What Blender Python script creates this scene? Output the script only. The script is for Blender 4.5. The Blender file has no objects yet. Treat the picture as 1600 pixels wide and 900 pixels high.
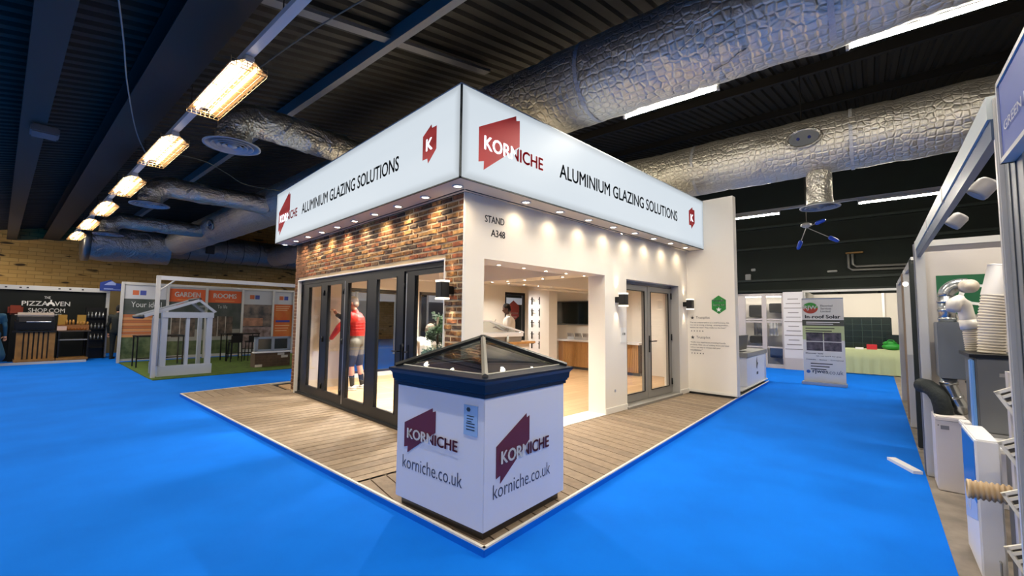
import bpy, bmesh, math, random
from math import sin, cos, pi, radians as R
from mathutils import Vector, Matrix, noise
random.seed(7)
scn = bpy.context.scene
COL = scn.collection

# ---------------------------------------------------------------- camera, world, exposure, large lights
def look(yaw, pitch, roll):
    p, y, r = R(pitch), R(yaw), R(roll)
    fw = Vector((cos(p)*cos(y), cos(p)*sin(y), sin(p)))
    rt = Vector((sin(y), -cos(y), 0)); up = rt.cross(fw)
    rt2 = cos(r)*rt + sin(r)*up; up2 = cos(r)*up - sin(r)*rt
    return Matrix((rt2, up2, -fw)).transposed()
cam_d = bpy.data.cameras.new('camera')
cam = bpy.data.objects.new('camera', cam_d); COL.objects.link(cam)
CAM = Vector((-2.581, -3.340, 1.5))
cam.matrix_world = Matrix.Translation(CAM) @ look(45.143, 3.948, 0.557).to_4x4()
cam_d.sensor_width = 36; cam_d.lens = 674.282/1600*36
cam_d.clip_start = 0.03; cam_d.clip_end = 200
scn.camera = cam
scn.view_settings.view_transform = 'Standard'
scn.view_settings.look = 'None'
scn.view_settings.gamma = 1
scn.view_settings.exposure = 0.45
try: scn.view_settings.use_curve_mapping = False
except Exception: pass
scn.cycles.use_denoising = True
scn.cycles.max_bounces = 8
scn.cycles.transparent_max_bounces = 16
scn.cycles.sample_clamp_indirect = 4
scn.cycles.caustics_reflective = False; scn.cycles.caustics_refractive = False
wd = bpy.data.worlds.new('world'); scn.world = wd; wd.use_nodes = True
wd.node_tree.nodes['Background'].inputs[0].default_value = (0.5, 0.6, 0.7, 1)
wd.node_tree.nodes['Background'].inputs[1].default_value = 0.02
SIGN_GLOW = 0.60
TUBE_GLOW = 18.0
TUBE_W = 26.0
BARE_GLOW = 165.0
DOWN_W = 24.0
SPOT_GLOW = 75.0
HALL_A = R(5.05)
HM = Matrix.Rotation(HALL_A, 4, 'Z')     # the hall's own axes, turned five degrees from the stand's

# ---------------------------------------------------------------- materials
def lin(h):
    h = h.lstrip('#'); o = []
    for i in (0, 2, 4):
        c = int(h[i:i+2], 16)/255
        o.append(c/12.92 if c <= .04045 else ((c+.055)/1.055)**2.4)
    return (*o, 1)
MC = {}
def mat(name, col, rough=.6, metal=0., emit=0., bump=0., bscale=40., var=0., vscale=4., coat=0., vcol=None):
    if name in MC: return MC[name]
    m = bpy.data.materials.new(name); MC[name] = m; m.use_nodes = True
    nt = m.node_tree; b = nt.nodes['Principled BSDF']
    c = lin(col) if isinstance(col, str) else (*col, 1) if len(col) == 3 else col
    b.inputs['Base Color'].default_value = c
    b.inputs['Roughness'].default_value = rough; b.inputs['Metallic'].default_value = metal
    if coat: b.inputs['Coat Weight'].default_value = coat
    if emit:
        b.inputs['Emission Color'].default_value = c; b.inputs['Emission Strength'].default_value = emit
    tc = None
    if bump or var:
        tc = nt.nodes.new('ShaderNodeTexCoord')
    if var:
        n = nt.nodes.new('ShaderNodeTexNoise'); n.inputs['Scale'].default_value = vscale; n.inputs['Detail'].default_value = 6
        nt.links.new(tc.outputs['Object'], n.inputs['Vector'])
        mx = nt.nodes.new('ShaderNodeMix'); mx.data_type = 'RGBA'
        c2 = lin(vcol) if vcol else tuple(x*(1-var) for x in c[:3])+(1,)
        mx.inputs[6].default_value = c; mx.inputs[7].default_value = c2
        cr = nt.nodes.new('ShaderNodeValToRGB'); cr.color_ramp.elements[0].position = .35; cr.color_ramp.elements[1].position = .65
        nt.links.new(n.outputs['Fac'], cr.inputs[0]); nt.links.new(cr.outputs[0], mx.inputs[0])
        nt.links.new(mx.outputs[2], b.inputs['Base Color'])
    if bump:
        n = nt.nodes.new('ShaderNodeTexNoise'); n.inputs['Scale'].default_value = bscale; n.inputs['Detail'].default_value = 5
        nt.links.new(tc.outputs['Object'], n.inputs['Vector'])
        bp = nt.nodes.new('ShaderNodeBump'); bp.inputs['Strength'].default_value = bump; bp.inputs['Distance'].default_value = .02
        nt.links.new(n.outputs['Fac'], bp.inputs['Height']); nt.links.new(bp.outputs[0], b.inputs['Normal'])
    return m
def glass_mat(name, tint=(.97, .98, .98), ior=1.5, boost=0.):
    if name in MC: return MC[name]
    m = bpy.data.materials.new(name); MC[name] = m; m.use_nodes = True; nt = m.node_tree
    for n in list(nt.nodes):
        if n.type != 'OUTPUT_MATERIAL': nt.nodes.remove(n)
    out = nt.nodes['Material Output']
    t = nt.nodes.new('ShaderNodeBsdfTransparent'); t.inputs[0].default_value = (*tint, 1)
    g = nt.nodes.new('ShaderNodeBsdfGlossy'); g.inputs['Roughness'].default_value = 0.0
    f0 = ((ior-1)/(ior+1))**2+boost      # Schlick, the same from both sides of a pane
    f = nt.nodes.new('ShaderNodeLayerWeight'); f.inputs[0].default_value = .5
    p5 = nt.nodes.new('ShaderNodeMath'); p5.operation = 'POWER'; p5.inputs[1].default_value = 5
    ad = nt.nodes.new('ShaderNodeMath'); ad.operation = 'MULTIPLY_ADD'; ad.inputs[1].default_value = 1-f0; ad.inputs[2].default_value = f0
    nt.links.new(f.outputs['Facing'], p5.inputs[0]); nt.links.new(p5.outputs[0], ad.inputs[0])
    mx = nt.nodes.new('ShaderNodeMixShader')
    nt.links.new(ad.outputs[0], mx.inputs[0])
    nt.links.new(t.outputs[0], mx.inputs[1]); nt.links.new(g.outputs[0], mx.inputs[2])
    nt.links.new(mx.outputs[0], out.inputs[0])
    return m
def N(nt, typ, **k):
    n = nt.nodes.new(typ)
    for a, b in k.items(): setattr(n, a, b)
    return n
def foil_mat(name, col, cell=9., strength=.5, crumple=.6, rough=.3, quilt=True):
    if name in MC: return MC[name]
    m = mat(name, col, rough, .85); nt = m.node_tree; b = nt.nodes['Principled BSDF']
    tc = N(nt, 'ShaderNodeTexCoord')
    n1 = N(nt, 'ShaderNodeTexNoise'); n1.inputs['Scale'].default_value = 2.6; n1.inputs['Detail'].default_value = 9; n1.inputs['Distortion'].default_value = 1.4
    nt.links.new(tc.outputs['Object'], n1.inputs['Vector'])
    b2 = N(nt, 'ShaderNodeBump'); b2.inputs['Strength'].default_value = crumple; b2.inputs['Distance'].default_value = .10
    nt.links.new(n1.outputs['Fac'], b2.inputs['Height'])
    v = N(nt, 'ShaderNodeTexVoronoi', feature='DISTANCE_TO_EDGE' if quilt else 'F1'); v.inputs['Scale'].default_value = cell
    if quilt:                       # 2D cells on the unrolled jacket
        v.voronoi_dimensions = '2D'; v.inputs['Randomness'].default_value = .55
        nt.links.new(tc.outputs['UV'], v.inputs['Vector'])
    else: nt.links.new(tc.outputs['Object'], v.inputs['Vector'])
    cr = N(nt, 'ShaderNodeMapRange', interpolation_type='SMOOTHSTEP'); cr.inputs[1].default_value = 0; cr.inputs[2].default_value = .22 if quilt else .8
    nt.links.new(v.outputs['Distance'], cr.inputs[0])
    b1 = N(nt, 'ShaderNodeBump'); b1.inputs['Strength'].default_value = strength; b1.inputs['Distance'].default_value = .02
    nt.links.new(cr.outputs[0], b1.inputs['Height'])
    nt.links.new(b2.outputs[0], b1.inputs['Normal']); nt.links.new(b1.outputs[0], b.inputs['Normal'])
    return m
def random_mat(name, cols, rough=.8, bump=.5, bscale=30., speck=.35):
    """one colour per object (Object Info random) with noise mottling"""
    if name in MC: return MC[name]
    m = mat(name, cols[0], rough); nt = m.node_tree; b = nt.nodes['Principled BSDF']
    oi = N(nt, 'ShaderNodeObjectInfo'); cr = N(nt, 'ShaderNodeValToRGB'); cr.color_ramp.interpolation = 'CONSTANT'
    els = cr.color_ramp.elements
    while len(els) < len(cols): els.new(.5)
    for i, c in enumerate(cols):
        els[i].position = i/len(cols); els[i].color = lin(c)
    nt.links.new(oi.outputs['Random'], cr.inputs[0])
    tc = N(nt, 'ShaderNodeTexCoord'); n = N(nt, 'ShaderNodeTexNoise'); n.inputs['Scale'].default_value = 14; n.inputs['Detail'].default_value = 6
    ad = N(nt, 'ShaderNodeVectorMath', operation='ADD'); nt.links.new(tc.outputs['Object'], ad.inputs[0])
    nt.links.new(oi.outputs['Location'], ad.inputs[1]); nt.links.new(ad.outputs[0], n.inputs['Vector'])
    mx = N(nt, 'ShaderNodeMix', data_type='RGBA', blend_type='MULTIPLY'); mx.inputs[0].default_value = speck
    c2 = N(nt, 'ShaderNodeValToRGB'); c2.color_ramp.elements[0].position = .4; c2.color_ramp.elements[1].position = .62
    nt.links.new(n.outputs['Fac'], c2.inputs[0]); nt.links.new(cr.outputs[0], mx.inputs[6]); nt.links.new(c2.outputs[0], mx.inputs[7])
    nt.links.new(mx.outputs[2], b.inputs['Base Color'])
    bp = N(nt, 'ShaderNodeBump'); bp.inputs['Strength'].default_value = bump; bp.inputs['Distance'].default_value = .012
    n2 = N(nt, 'ShaderNodeTexNoise'); n2.inputs['Scale'].default_value = bscale; nt.links.new(ad.outputs[0], n2.inputs['Vector'])
    nt.links.new(n2.outputs['Fac'], bp.inputs['Height']); nt.links.new(bp.outputs[0], b.inputs['Normal'])
    return m

WHITE = mat('white_paint', '#e6e2da', .55, bump=.03, bscale=90)
WHITE2 = mat('white_satin', '#e2e1e2', .4)
CREAM = mat('cream_wall', '#ebe4d8', .6, bump=.03, bscale=80)
GREYP = mat('grey_paint', '#8d8d8c', .5)
BLACK = mat('black_metal', '#0d0e10', .35, .3)
CHAR = mat('anthracite_frame', '#12151a', .4, .1)
DGREY = mat('dark_grey', '#2c2e30', .5)
ALU = mat('aluminium', '#b9bcc0', .35, .85)
SHELL = mat('shell_post', '#c3c2bf', .4, .25)
SHELLW = mat('shell_panel', '#c9c4ba', .7, bump=.02)
GLASS = glass_mat('clear_glass', (.985, .99, .99), 1.3)
GLASS2 = glass_mat('lantern_glass', (.80, .83, .82), 1.5, .13)
RED = mat('print_red', '#b0091c', .5)
MAROON = mat('print_maroon', '#5e1c2a', .5)
INK = mat('print_ink', '#22313f', .5)
GREEN = mat('print_green', '#1f7a35', .5)
PRW = mat('print_white', '#f2f2f0', .5)

# ---------------------------------------------------------------- mesh builder
class B:
    def __init__(s): s.v = []; s.f = []; s.m = []
    def add(s, vs, fs, mi=0, M=None):
        o = len(s.v)
        s.v += [tuple(M @ Vector(p)) if M else tuple(p) for p in vs]
        s.f += [tuple(i+o for i in f) for f in fs]; s.m += [mi]*len(fs); return s
    def box(s, x0, x1, y0, y1, z0, z1, mi=0, M=None):
        v = [(x, y, z) for z in (z0, z1) for y in (y0, y1) for x in (x0, x1)]
        return s.add(v, [(0, 2, 3, 1), (4, 5, 7, 6), (0, 1, 5, 4), (2, 6, 7, 3), (0, 4, 6, 2), (1, 3, 7, 5)], mi, M)
    def bbox(s, x0, x1, y0, y1, z0, z1, b=.01, mi=0, M=None):     # box with chamfered edges
        bm = bmesh.new(); bmesh.ops.create_cube(bm, size=1)
        for v in bm.verts: v.co = Vector((x0+(v.co.x+.5)*(x1-x0), y0+(v.co.y+.5)*(y1-y0), z0+(v.co.z+.5)*(z1-z0)))
        bmesh.ops.bevel(bm, geom=bm.edges[:], offset=b, segments=2, affect='EDGES')
        bm.verts.index_update()
        s.add([v.co[:] for v in bm.verts], [tuple(v.index for v in f.verts) for f in bm.faces], mi, M); bm.free(); return s
    def prism(s, poly, d0, d1, M=None, mi=0):    # polygon in local xy, extruded along local z
        n = len(poly)
        v = [(x, y, d0) for x, y in poly]+[(x, y, d1) for x, y in poly]
        f = [tuple(range(n-1, -1, -1)), tuple(range(n, 2*n))]+[(i, (i+1) % n, n+(i+1) % n, n+i) for i in range(n)]
        return s.add(v, f, mi, M)
    def plate(s, pts, mi=0): return s.add(pts, [tuple(range(len(pts)))], mi)
    def tube(s, path, r, n=10, caps=True, mi=0, M=None):
        P = [Vector(p) for p in path]; rs = r if isinstance(r, (list, tuple)) else [r]*len(P)
        vs = []; fs = []; ref = None
        for i, p in enumerate(P):
            t = (P[min(i+1, len(P)-1)]-P[max(i-1, 0)]).normalized()
            if ref is None:
                ref = t.orthogonal().normalized()
            ref = (ref-t*ref.dot(t)).normalized(); q = t.cross(ref)
            for k in range(n):
                a = 2*pi*k/n; vs.append(p+rs[i]*(cos(a)*ref+sin(a)*q))
        for i in range(len(P)-1):
            for k in range(n):
                a = i*n+k; b = i*n+(k+1) % n; fs.append((a, b, b+n, a+n))
        if caps: fs += [tuple(range(n-1, -1, -1)), tuple(range((len(P)-1)*n, len(P)*n))]
        return s.add([v[:] for v in vs], fs, mi, M)
    def lathe(s, prof, c=(0, 0, 0), n=20, mi=0, M=None, closed=True):
        vs = []; fs = []
        for r, z in prof:
            for k in range(n): a = 2*pi*k/n; vs.append((c[0]+r*cos(a), c[1]+r*sin(a), c[2]+z))
        for i in range(len(prof)-1):
            for k in range(n):
                a = i*n+k; b = i*n+(k+1) % n; fs.append((a, b, b+n, a+n))
        if closed: fs += [tuple(range(n-1, -1, -1)), tuple(range((len(prof)-1)*n, len(prof)*n))]
        return s.add(vs, fs, mi, M)
    def ell(s, c, r, nu=12, nv=8, mi=0, M=None):
        bm = bmesh.new(); bmesh.ops.create_uvsphere(bm, u_segments=nu, v_segments=nv, radius=1)
        r = r if isinstance(r, (tuple, list)) else (r,)*3
        bm.verts.index_update()
        vs = [(c[0]+v.co.x*r[0], c[1]+v.co.y*r[1], c[2]+v.co.z*r[2]) for v in bm.verts]
        s.add(vs, [tuple(v.index for v in f.verts) for f in bm.faces], mi, M); bm.free(); return s
    def text(s, txt, w, h, M, bold=0., al='l', mi=0, keep=False, cut=None):
        vs, fs, asp = text_geo(txt, bold)
        if keep:
            w2 = h*asp
            if w and w2 > w: h *= w/w2; w2 = w
            w = w2
        ox = {'l': 0, 'c': -w/2, 'r': -w}[al]
        return s.add([(ox+x*w, y*h, 0) for x, y in vs], fs, mi, M)
TG = {}
def text_geo(txt, bold=0.):
    k = (txt, bold)
    if k in TG: return TG[k]
    cu = bpy.data.curves.new('t', 'FONT'); cu.body = txt; cu.size = 1; cu.offset = min(bold, 0); cu.resolution_u = 3
    ob = bpy.data.objects.new('t', cu); me = bpy.data.meshes.new_from_object(ob)
    vs = [(v.co.x, v.co.y) for v in me.vertices]; fs = [tuple(p.vertices) for p in me.polygons]
    bpy.data.objects.remove(ob); bpy.data.curves.remove(cu); bpy.data.meshes.remove(me)
    x0 = min(v[0] for v in vs); x1 = max(v[0] for v in vs); y0 = min(v[1] for v in vs); y1 = max(v[1] for v in vs)
    if bold > 0:                 # heavier strokes: the same letters laid again a little to each side
        vv = []; ff = []
        for i, (dx, dy) in enumerate(((-bold, 0), (0, 0), (bold, 0), (0, bold*.6), (0, -bold*.6))):
            ff += [tuple(q+i*len(vs) for q in f) for f in fs]; vv += [(x+dx, y+dy) for x, y in vs]
        vs, fs = vv, ff; x0 -= bold; x1 += bold; y0 -= bold*.6; y1 += bold*.6
    TG[k] = ([((x-x0)/(x1-x0), (y-y0)/(y1-y0)) for x, y in vs], fs, (x1-x0)/(y1-y0)); return TG[k]
def face(o, d, lift=0.):
    """frame whose x runs to the reader's right, y up, z out of a surface looking towards d"""
    X, Z = {'-y': ((1, 0, 0), (0, -1, 0)), '-x': ((0, -1, 0), (-1, 0, 0)), '+y': ((-1, 0, 0), (0, 1, 0)), '+x': ((0, 1, 0), (1, 0, 0)), 'z': None}.get(d) or ((1, 0, 0), (0, 0, 1))
    X = Vector(X); Z = Vector(Z); Y = Z.cross(X)
    m = Matrix((X, Y, Z)).transposed().to_4x4(); m.translation = Vector(o)+Z*lift; return m

# ---------------------------------------------------------------- objects
class Thing:
    def __init__(s, root, org, H): s.root = root; s.org = Vector(org); s.H = H
def props(o, label=None, cat=None, group=None, kind=None):
    for k, v in (('label', label), ('category', cat), ('group', group), ('kind', kind)):
        if v: o[k] = v
    return o
def mesh_from(name, b, org, m, smooth=False):
    me = bpy.data.meshes.new(name)
    me.from_pydata([(x-org[0], y-org[1], z-org[2]) for x, y, z in b.v], [], b.f)
    for mm in (m if isinstance(m, (list, tuple)) else [m]): me.materials.append(mm)
    if any(b.m): me.polygons.foreach_set('material_index', b.m)
    if smooth: me.polygons.foreach_set('use_smooth', [True]*len(me.polygons))
    me.update(); return me
def place(o, org, H):
    o.matrix_world = (HM if H else Matrix()) @ Matrix.Translation(org) if H else Matrix.Translation(org)
    if H:
        o.location = HM @ Vector(org); o.rotation_euler = (0, 0, HALL_A)
    else:
        o.location = org
def thing(name, label, cat, org, H=False, group=None, kind=None):
    o = bpy.data.objects.new(name, None); COL.objects.link(o); o.empty_display_size = .1
    place(o, org, H); props(o, label, cat, group, kind); return Thing(o, org, H)
def part(name, b, m, par, smooth=False, label=None, kind=None, top=None):
    """par: a Thing, or (Thing, part object) for a sub-part"""
    t, po = (par if isinstance(par, tuple) else (par, par.root))
    o = bpy.data.objects.new(name, mesh_from(name, b, t.org, m, smooth)); COL.objects.link(o); o.parent = po
    return props(o, label, None, None, kind)
def solo(name, b, m, label, cat, org, H=False, group=None, kind=None, smooth=False):
    o = bpy.data.objects.new(name, mesh_from(name, b, org, m, smooth)); COL.objects.link(o); place(o, org, H)
    props(o, label, cat, group, kind); t = Thing(o, org, H); return t
def struct(name, b, m, org=(0, 0, 0), H=False, smooth=False):
    return solo(name, b, m, None, None, org, H, None, 'structure', smooth)
def dup(t, org, label=None, group=None):
    def rec(o, par):
        c = o.copy(); COL.objects.link(c)
        if par: c.parent = par
        for ch in [x for x in COL.objects if x.parent == o]: rec(ch, c)
        return c
    r = rec(t.root, None); n = Thing(r, org, t.H); r.location = (HM @ Vector(org)) if t.H else org
    if label: r['label'] = label
    if group: r['group'] = group
    return n
def lamp(kind, loc, aim, power, col, par=None, H=False, size=.05, angle=70, blend=.6, sy=None):
    l = bpy.data.lights.new('lamp', kind); l.energy = power; l.color = col
    if kind == 'SPOT': l.spot_size = R(angle); l.spot_blend = blend; l.shadow_soft_size = size
    if kind == 'AREA':
        l.size = size
        if sy: l.shape = 'RECTANGLE'; l.size_y = sy
    o = bpy.data.objects.new('lamp', l); COL.objects.link(o)
    v = Vector(aim)
    o.rotation_euler = v.to_track_quat('-Z', 'Y').to_euler()
    if par:
        o.parent = par.root; o.location = Vector(loc)-par.org
    else:
        o.location = (HM @ Vector(loc)) if H else loc
    return o
def clip(poly, conv):
    """Sutherland-Hodgman: poly cut to a convex anticlockwise polygon"""
    for i in range(len(conv)):
        a, b = conv[i], conv[(i+1) % len(conv)]; out = []
        def side(p): return (b[0]-a[0])*(p[1]-a[1])-(b[1]-a[1])*(p[0]-a[0])
        for j in range(len(poly)):
            p, q = poly[j], poly[(j+1) % len(poly)]; sp, sq = side(p), side(q)
            if sp >= 0: out.append(p)
            if (sp >= 0) != (sq >= 0):
                t = sp/(sp-sq); out.append((p[0]+t*(q[0]-p[0]), p[1]+t*(q[1]-p[1])))
        poly = out
        if len(poly) < 3: return []
    return poly

# ================================================================ HALL SHELL (hall axes)
carpet = mat('blue_carpet', '#066cd8', .95, bump=.12, bscale=240, var=.08, vscale=1.3, vcol='#0565cc')
concrete = mat('bare_concrete', '#8d8276', .8, var=.35, vscale=5, bump=.08, bscale=30)
hall_dark = mat('hall_green_black', '#05170f', .75, bump=.1, bscale=12, var=.4, vscale=1.5)
b = B().box(-14, 17.4, -3.42, 22.4, -.12, 0)
b.box(-14, -1.5, -9, -3.42, -.12, 0)
carpet.node_tree.nodes['Principled BSDF'].inputs['Specular IOR Level'].default_value = .1
struct('floor', b, carpet, H=True)
struct('floor', B().box(-1.5, 17.4, -9, -3.42, -.12, -.004), concrete, H=True)
# far left wall of painted brick, with brick relief from a brick texture
bw = mat('painted_brick', '#8a6c3a', .85); nt = bw.node_tree
tc = N(nt, 'ShaderNodeTexCoord'); mp = N(nt, 'ShaderNodeMapping'); mp.inputs['Rotation'].default_value = (R(90), 0, 0)
br = N(nt, 'ShaderNodeTexBrick'); br.inputs['Color1'].default_value = lin('#c79f5c'); br.inputs['Color2'].default_value = lin('#b68d4a'); br.inputs['Mortar'].default_value = lin('#9d7b42')
br.inputs['Scale'].default_value = 1; br.inputs['Brick Width'].default_value = .45; br.inputs['Row Height'].default_value = .15; br.inputs['Mortar Size'].default_value = .012
nt.links.new(tc.outputs['Object'], mp.inputs[0]); nt.links.new(mp.outputs[0], br.inputs['Vector'])
n = N(nt, 'ShaderNodeTexNoise'); n.inputs['Scale'].default_value = 1.6; nt.links.new(tc.outputs['Object'], n.inputs['Vector'])
n.inputs['Detail'].default_value = 1
mp2 = N(nt, 'ShaderNodeMapping'); mp2.inputs['Scale'].default_value = (.9, 1, 4); nt.links.new(tc.outputs['Object'], mp2.inputs[0]); nt.links.new(mp2.outputs[0], n.inputs['Vector'])
cr = N(nt, 'ShaderNodeValToRGB'); cr.color_ramp.elements[0].position = .66; cr.color_ramp.elements[1].position = .72
nt.links.new(n.outputs['Fac'], cr.inputs[0])
mx = N(nt, 'ShaderNodeMix', data_type='RGBA'); mx.inputs[7].default_value = lin('#3d2c15')
nt.links.new(cr.outputs[0], mx.inputs[0]); nt.links.new(br.outputs['Color'], mx.inputs[6]); nt.links.new(mx.outputs[2], nt.nodes['Principled BSDF'].inputs['Base Color'])
struct('wall_hall_left', B().box(-14, 17.4, 22, 22.4, 0, 9), bw, H=True)
struct('wall_hall_far', B().box(17, 17.4, -9, 22, 0, 9), hall_dark, H=True)
struct('wall_hall_right', B().box(-14, 17, -9.4, -9, 0, 9), hall_dark, H=True)
struct('wall_hall_near', B().box(-14.4, -14, -9.4, 22.4, 0, 9), hall_dark, H=True)
# ribs and girts on the dark far wall
b = B()
for z in (2.62, 3.05, 4.35, 5.2): b.box(16.86, 17, -9, 22, z, z+.09)
struct('trim_1', b, mat('girt_paint', '#182622', .6), H=True)

# roof: corrugated decking rising towards +x, valley at x=-4
deckm = mat('roof_decking', '#2c2618', .7, 0, var=.3, vscale=.6)
def roofz(x): return 4.93+.22*(x+1.42) if x > -4 else 4.93+.22*(-4+1.42)-.22*(x+4)
b = B(); y = -9.0; pts = []
while y < 22.2:
    pts += [(y, 0), (y+.10, 0), (y+.13, .05), (y+.19, .05)]; y += .22
for x0, x1 in ((-14, -4), (-4, 17)):
    vs = [(x, yy, roofz(x)+h+.02) for x in (x0+1e-4, x1) for yy, h in pts]; n_ = len(pts)
    b.add(vs, [(i, i+1, n_+i+1, n_+i) for i in range(n_-1)])
struct('ceiling', b, deckm, H=True)
struct('ceiling', B().plate([(-14, -9, roofz(-14)+.2), (-4, -9, roofz(-4)+.2), (-4, 22.2, roofz(-4)+.2), (-14, 22.2, roofz(-14)+.2)])
       .plate([(-4, -9, roofz(-4)+.2), (17, -9, roofz(17)+.2), (17, 22.2, roofz(17)+.2), (-4, 22.2, roofz(-4)+.2)]), mat('roof_outer', '#0b0d0d', .9), H=True)
steel = mat('roof_steel', '#18130b', .7)
lsteel = mat('galvanised_strut', '#85817a', .6, .1)
def beam(x0, x1, y0, y1, z0, z1, m, lab, flange=None):
    t = thing('roof_beam', lab, 'beam', ((x0+x1)/2, (y0+y1)/2, z0), True, None)
    bb = B(); cx = (x0+x1)/2
    bb.box(cx-.012, cx+.012, y0, y1, z0+.02, z1-.02); part('web', bb, m, t)
    part('flange', B().box(x0, x1, y0, y1, z0, z0+.02), flange or m, t); part('flange', B().box(x0, x1, y0, y1, z1-.02, z1), m, t)
beam(-1.9, -1.45, -9, 22, 4.42, 4.82, steel, 'deep dark roof beam running above the row of caged tube lights', mat('beam_edge_lit', '#272117', .6))  # lamp light on the lower flange is put into its lighter colour
beam(-2.82, -2.56, -9, 22, 4.28, 4.62, steel, 'grey roof beam at the far upper left of the ceiling', mat('beam_edge_lit2', '#2f2a1e', .6))
for i, (x, lab) in enumerate(((.32, 'thin grey purlin above the front diffuser duct'), (3.6, 'dark purlin above the larger silver duct'), (8.2, 'dark purlin beyond the second silver duct'), (12.2, 'dark purlin nearest the far green wall'))):
    z = roofz(x)
    t = solo('purlin', B().box(x-.05, x+.05, -8.98, 21.98, z-.2, z), lsteel if i == 0 else steel, lab, 'beam', (x, 6, z-.2), True)
# light strut that follows the roof slope above the lamps
b = B(); vs = []
for x in (-1.4, 2.2):
    z = roofz(x)-.08
    vs += [(x, 1.68, z), (x, 1.82, z), (x, 1.82, z-.05), (x, 1.68, z-.05)]
b.add(vs, [(0, 1, 2, 3), (7, 6, 5, 4), (0, 4, 5, 1), (1, 5, 6, 2), (2, 6, 7, 3), (3, 7, 4, 0)])
solo('roof_strut', b, lsteel, 'pale galvanised strut crossing the roof near the top of the lamp rail', 'strut', (.4, 1.75, 5.1), True)

# ================================================================ DUCTS
FOIL = foil_mat('quilted_foil', '#dfd9cc', 11, .4, .6, .48)
FOIL2 = foil_mat('crumpled_foil', '#d6d1c6', 26, .4, 1.0, .28, False)
FOIL3 = foil_mat('pleated_foil', '#b3ab9f', 30, .2, .9, .5, False)
def duct_mesh(bd, path_fn, L, r, seg, n=40, wr=.012, seed=0):
    vs = []; fs = []
    k = int(L/seg)+1
    for i in range(k):
        s = L*i/(k-1); c, t, u, w = path_fn(s)
        dip = -.012 if abs((s % 1.25)-.0) < seg else 0
        for j in range(n):
            a = 2*pi*j/n
            p = c+(cos(a)*u+sin(a)*w)*r
            d = noise.noise(p*2.3+Vector((seed, 0, 0)))*wr*1.6+noise.noise(p*7+Vector((0, seed, 0)))*wr*.7+dip
            vs.append((c+(cos(a)*u+sin(a)*w)*(r+d))[:])
    for i in range(k-1):
        for j in range(n):
            a = i*n+j; q = i*n+(j+1) % n; fs.append((a, q, q+n, a+n))
    bd.add(vs, fs); return bd
def straight(p0, p1):
    p0, p1 = Vector(p0), Vector(p1); t = (p1-p0).normalized(); u = t.orthogonal().normalized(); w = t.cross(u)
    return (lambda s: (p0+t*s, t, u, w)), (p1-p0).length
def bent(p0, p1, p2, R_):
    """two legs joined by a round bend of radius R_ at p1 (90 degrees)"""
    p0, p1, p2 = map(Vector, (p0, p1, p2)); t0 = (p1-p0).normalized(); t1 = (p2-p1).normalized()
    a = p1-t0*R_; L0 = (a-p0).length; La = R_*pi/2; L1 = (p2-(p1+t1*R_)).length; nrm = t0.cross(t1).normalized(); cc = a+t1*R_
    def fn(s):
        if s < L0: c = p0+t0*s; t = t0
        elif s < L0+La:
            q = (s-L0)/R_; c = cc-t1*R_*cos(q)+t0*R_*sin(q); t = t0*cos(q)+t1*sin(q)
        else: c = p1+t1*R_+t1*(s-L0-La); t = t1
        u = nrm; return c, t, u, t.cross(u)
    return fn, L0+La+L1
def access_panel(t, c, nrm, sc=1.):
    nrm = Vector(nrm).normalized(); q = nrm.to_track_quat('Z', 'X').to_matrix().to_4x4(); q.translation = Vector(c)
    # long side along the duct (hall y)
    yv = Vector((0, 1, 0)); zv = nrm; xv = yv.cross(zv).normalized()
    q = Matrix((yv, zv.cross(yv), zv)).transposed().to_4x4(); q.translation = Vector(c)
    ring = [(.22*sc*cos(a), .14*sc*sin(a)) for a in [2*pi*k/24 for k in range(24)]]
    bb = B(); bb.prism(ring, -.03, .012, q)
    o = part('access_panel', bb, mat('panel_metal', '#8f9399', .4, .6), t, label='oval access panel with two blue caps')
    rim = B(); rim.tube([q @ Vector((x*1.12, y*1.12, .01+.012*random.random())) for x, y in ring+ring[:1]], [.022+.012*random.random() for _ in range(25)], 6, False)
    part('torn_rim', rim, FOIL2, (t, o), True)
    for sx in (-.08, .08):
        part('cap', B().prism([(sx*sc+.025*cos(k*.785), .025*sin(k*.785)) for k in range(8)], .012, .035, q), mat('cap_blue', '#27367e', .4), (t, o))
def duct_uv(ob, L, n, r):
    me = ob.data; uv = me.uv_layers.new(); k = len(me.vertices)//n
    for p in me.polygons:
        js = [me.loops[l].vertex_index % n for l in p.loop_indices]; wrap = max(js)-min(js) > 1
        for l in p.loop_indices:
            i, j = divmod(me.loops[l].vertex_index, n); j = n if wrap and j == 0 else j
            uv.data[l].uv = (j/n*2*pi*r, i/(k-1)*L)
def main_duct(x, y0, y1, lab, panel, elbow=False, seed=0):
    t = thing('insulated_duct', lab, 'duct', (x, (y0+y1)/2, 4.09), True)
    if elbow: fn, L = bent((x, y0, 4.59), (x, y1, 4.59), (x-1.4, y1, 4.59), .75)
    else: fn, L = straight((x, y0, 4.59), (x, y1, 4.59))
    duct_uv(part('foil_jacket', duct_mesh(B(), fn, L, .5, .09, 44, .012, seed), FOIL, t, True), L, 44, .5)
    s = .6
    while s < L:                       # taped joints, each its own band
        c, tt, u, w = fn(s); bb = B()
        bb.tube([c-tt*.025, c+tt*.025], .509, 44, False); part('joint_tape', bb, mat('tape_foil', '#c9c9cb', .5, .3, bump=.5, bscale=25), t, True); s += 2.5
    a = R(panel[1]); d = Vector((cos(a), 0, sin(a)))
    access_panel(t, Vector((x, panel[0], 4.59))+d*.51, d)
    return t, fn, L
d1, f1, L1 = main_duct(1.98, -8.5, 20.7, 'large silver quilted duct crossing the upper right above the lit sign', (13.6, 195), True, 3)
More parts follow.
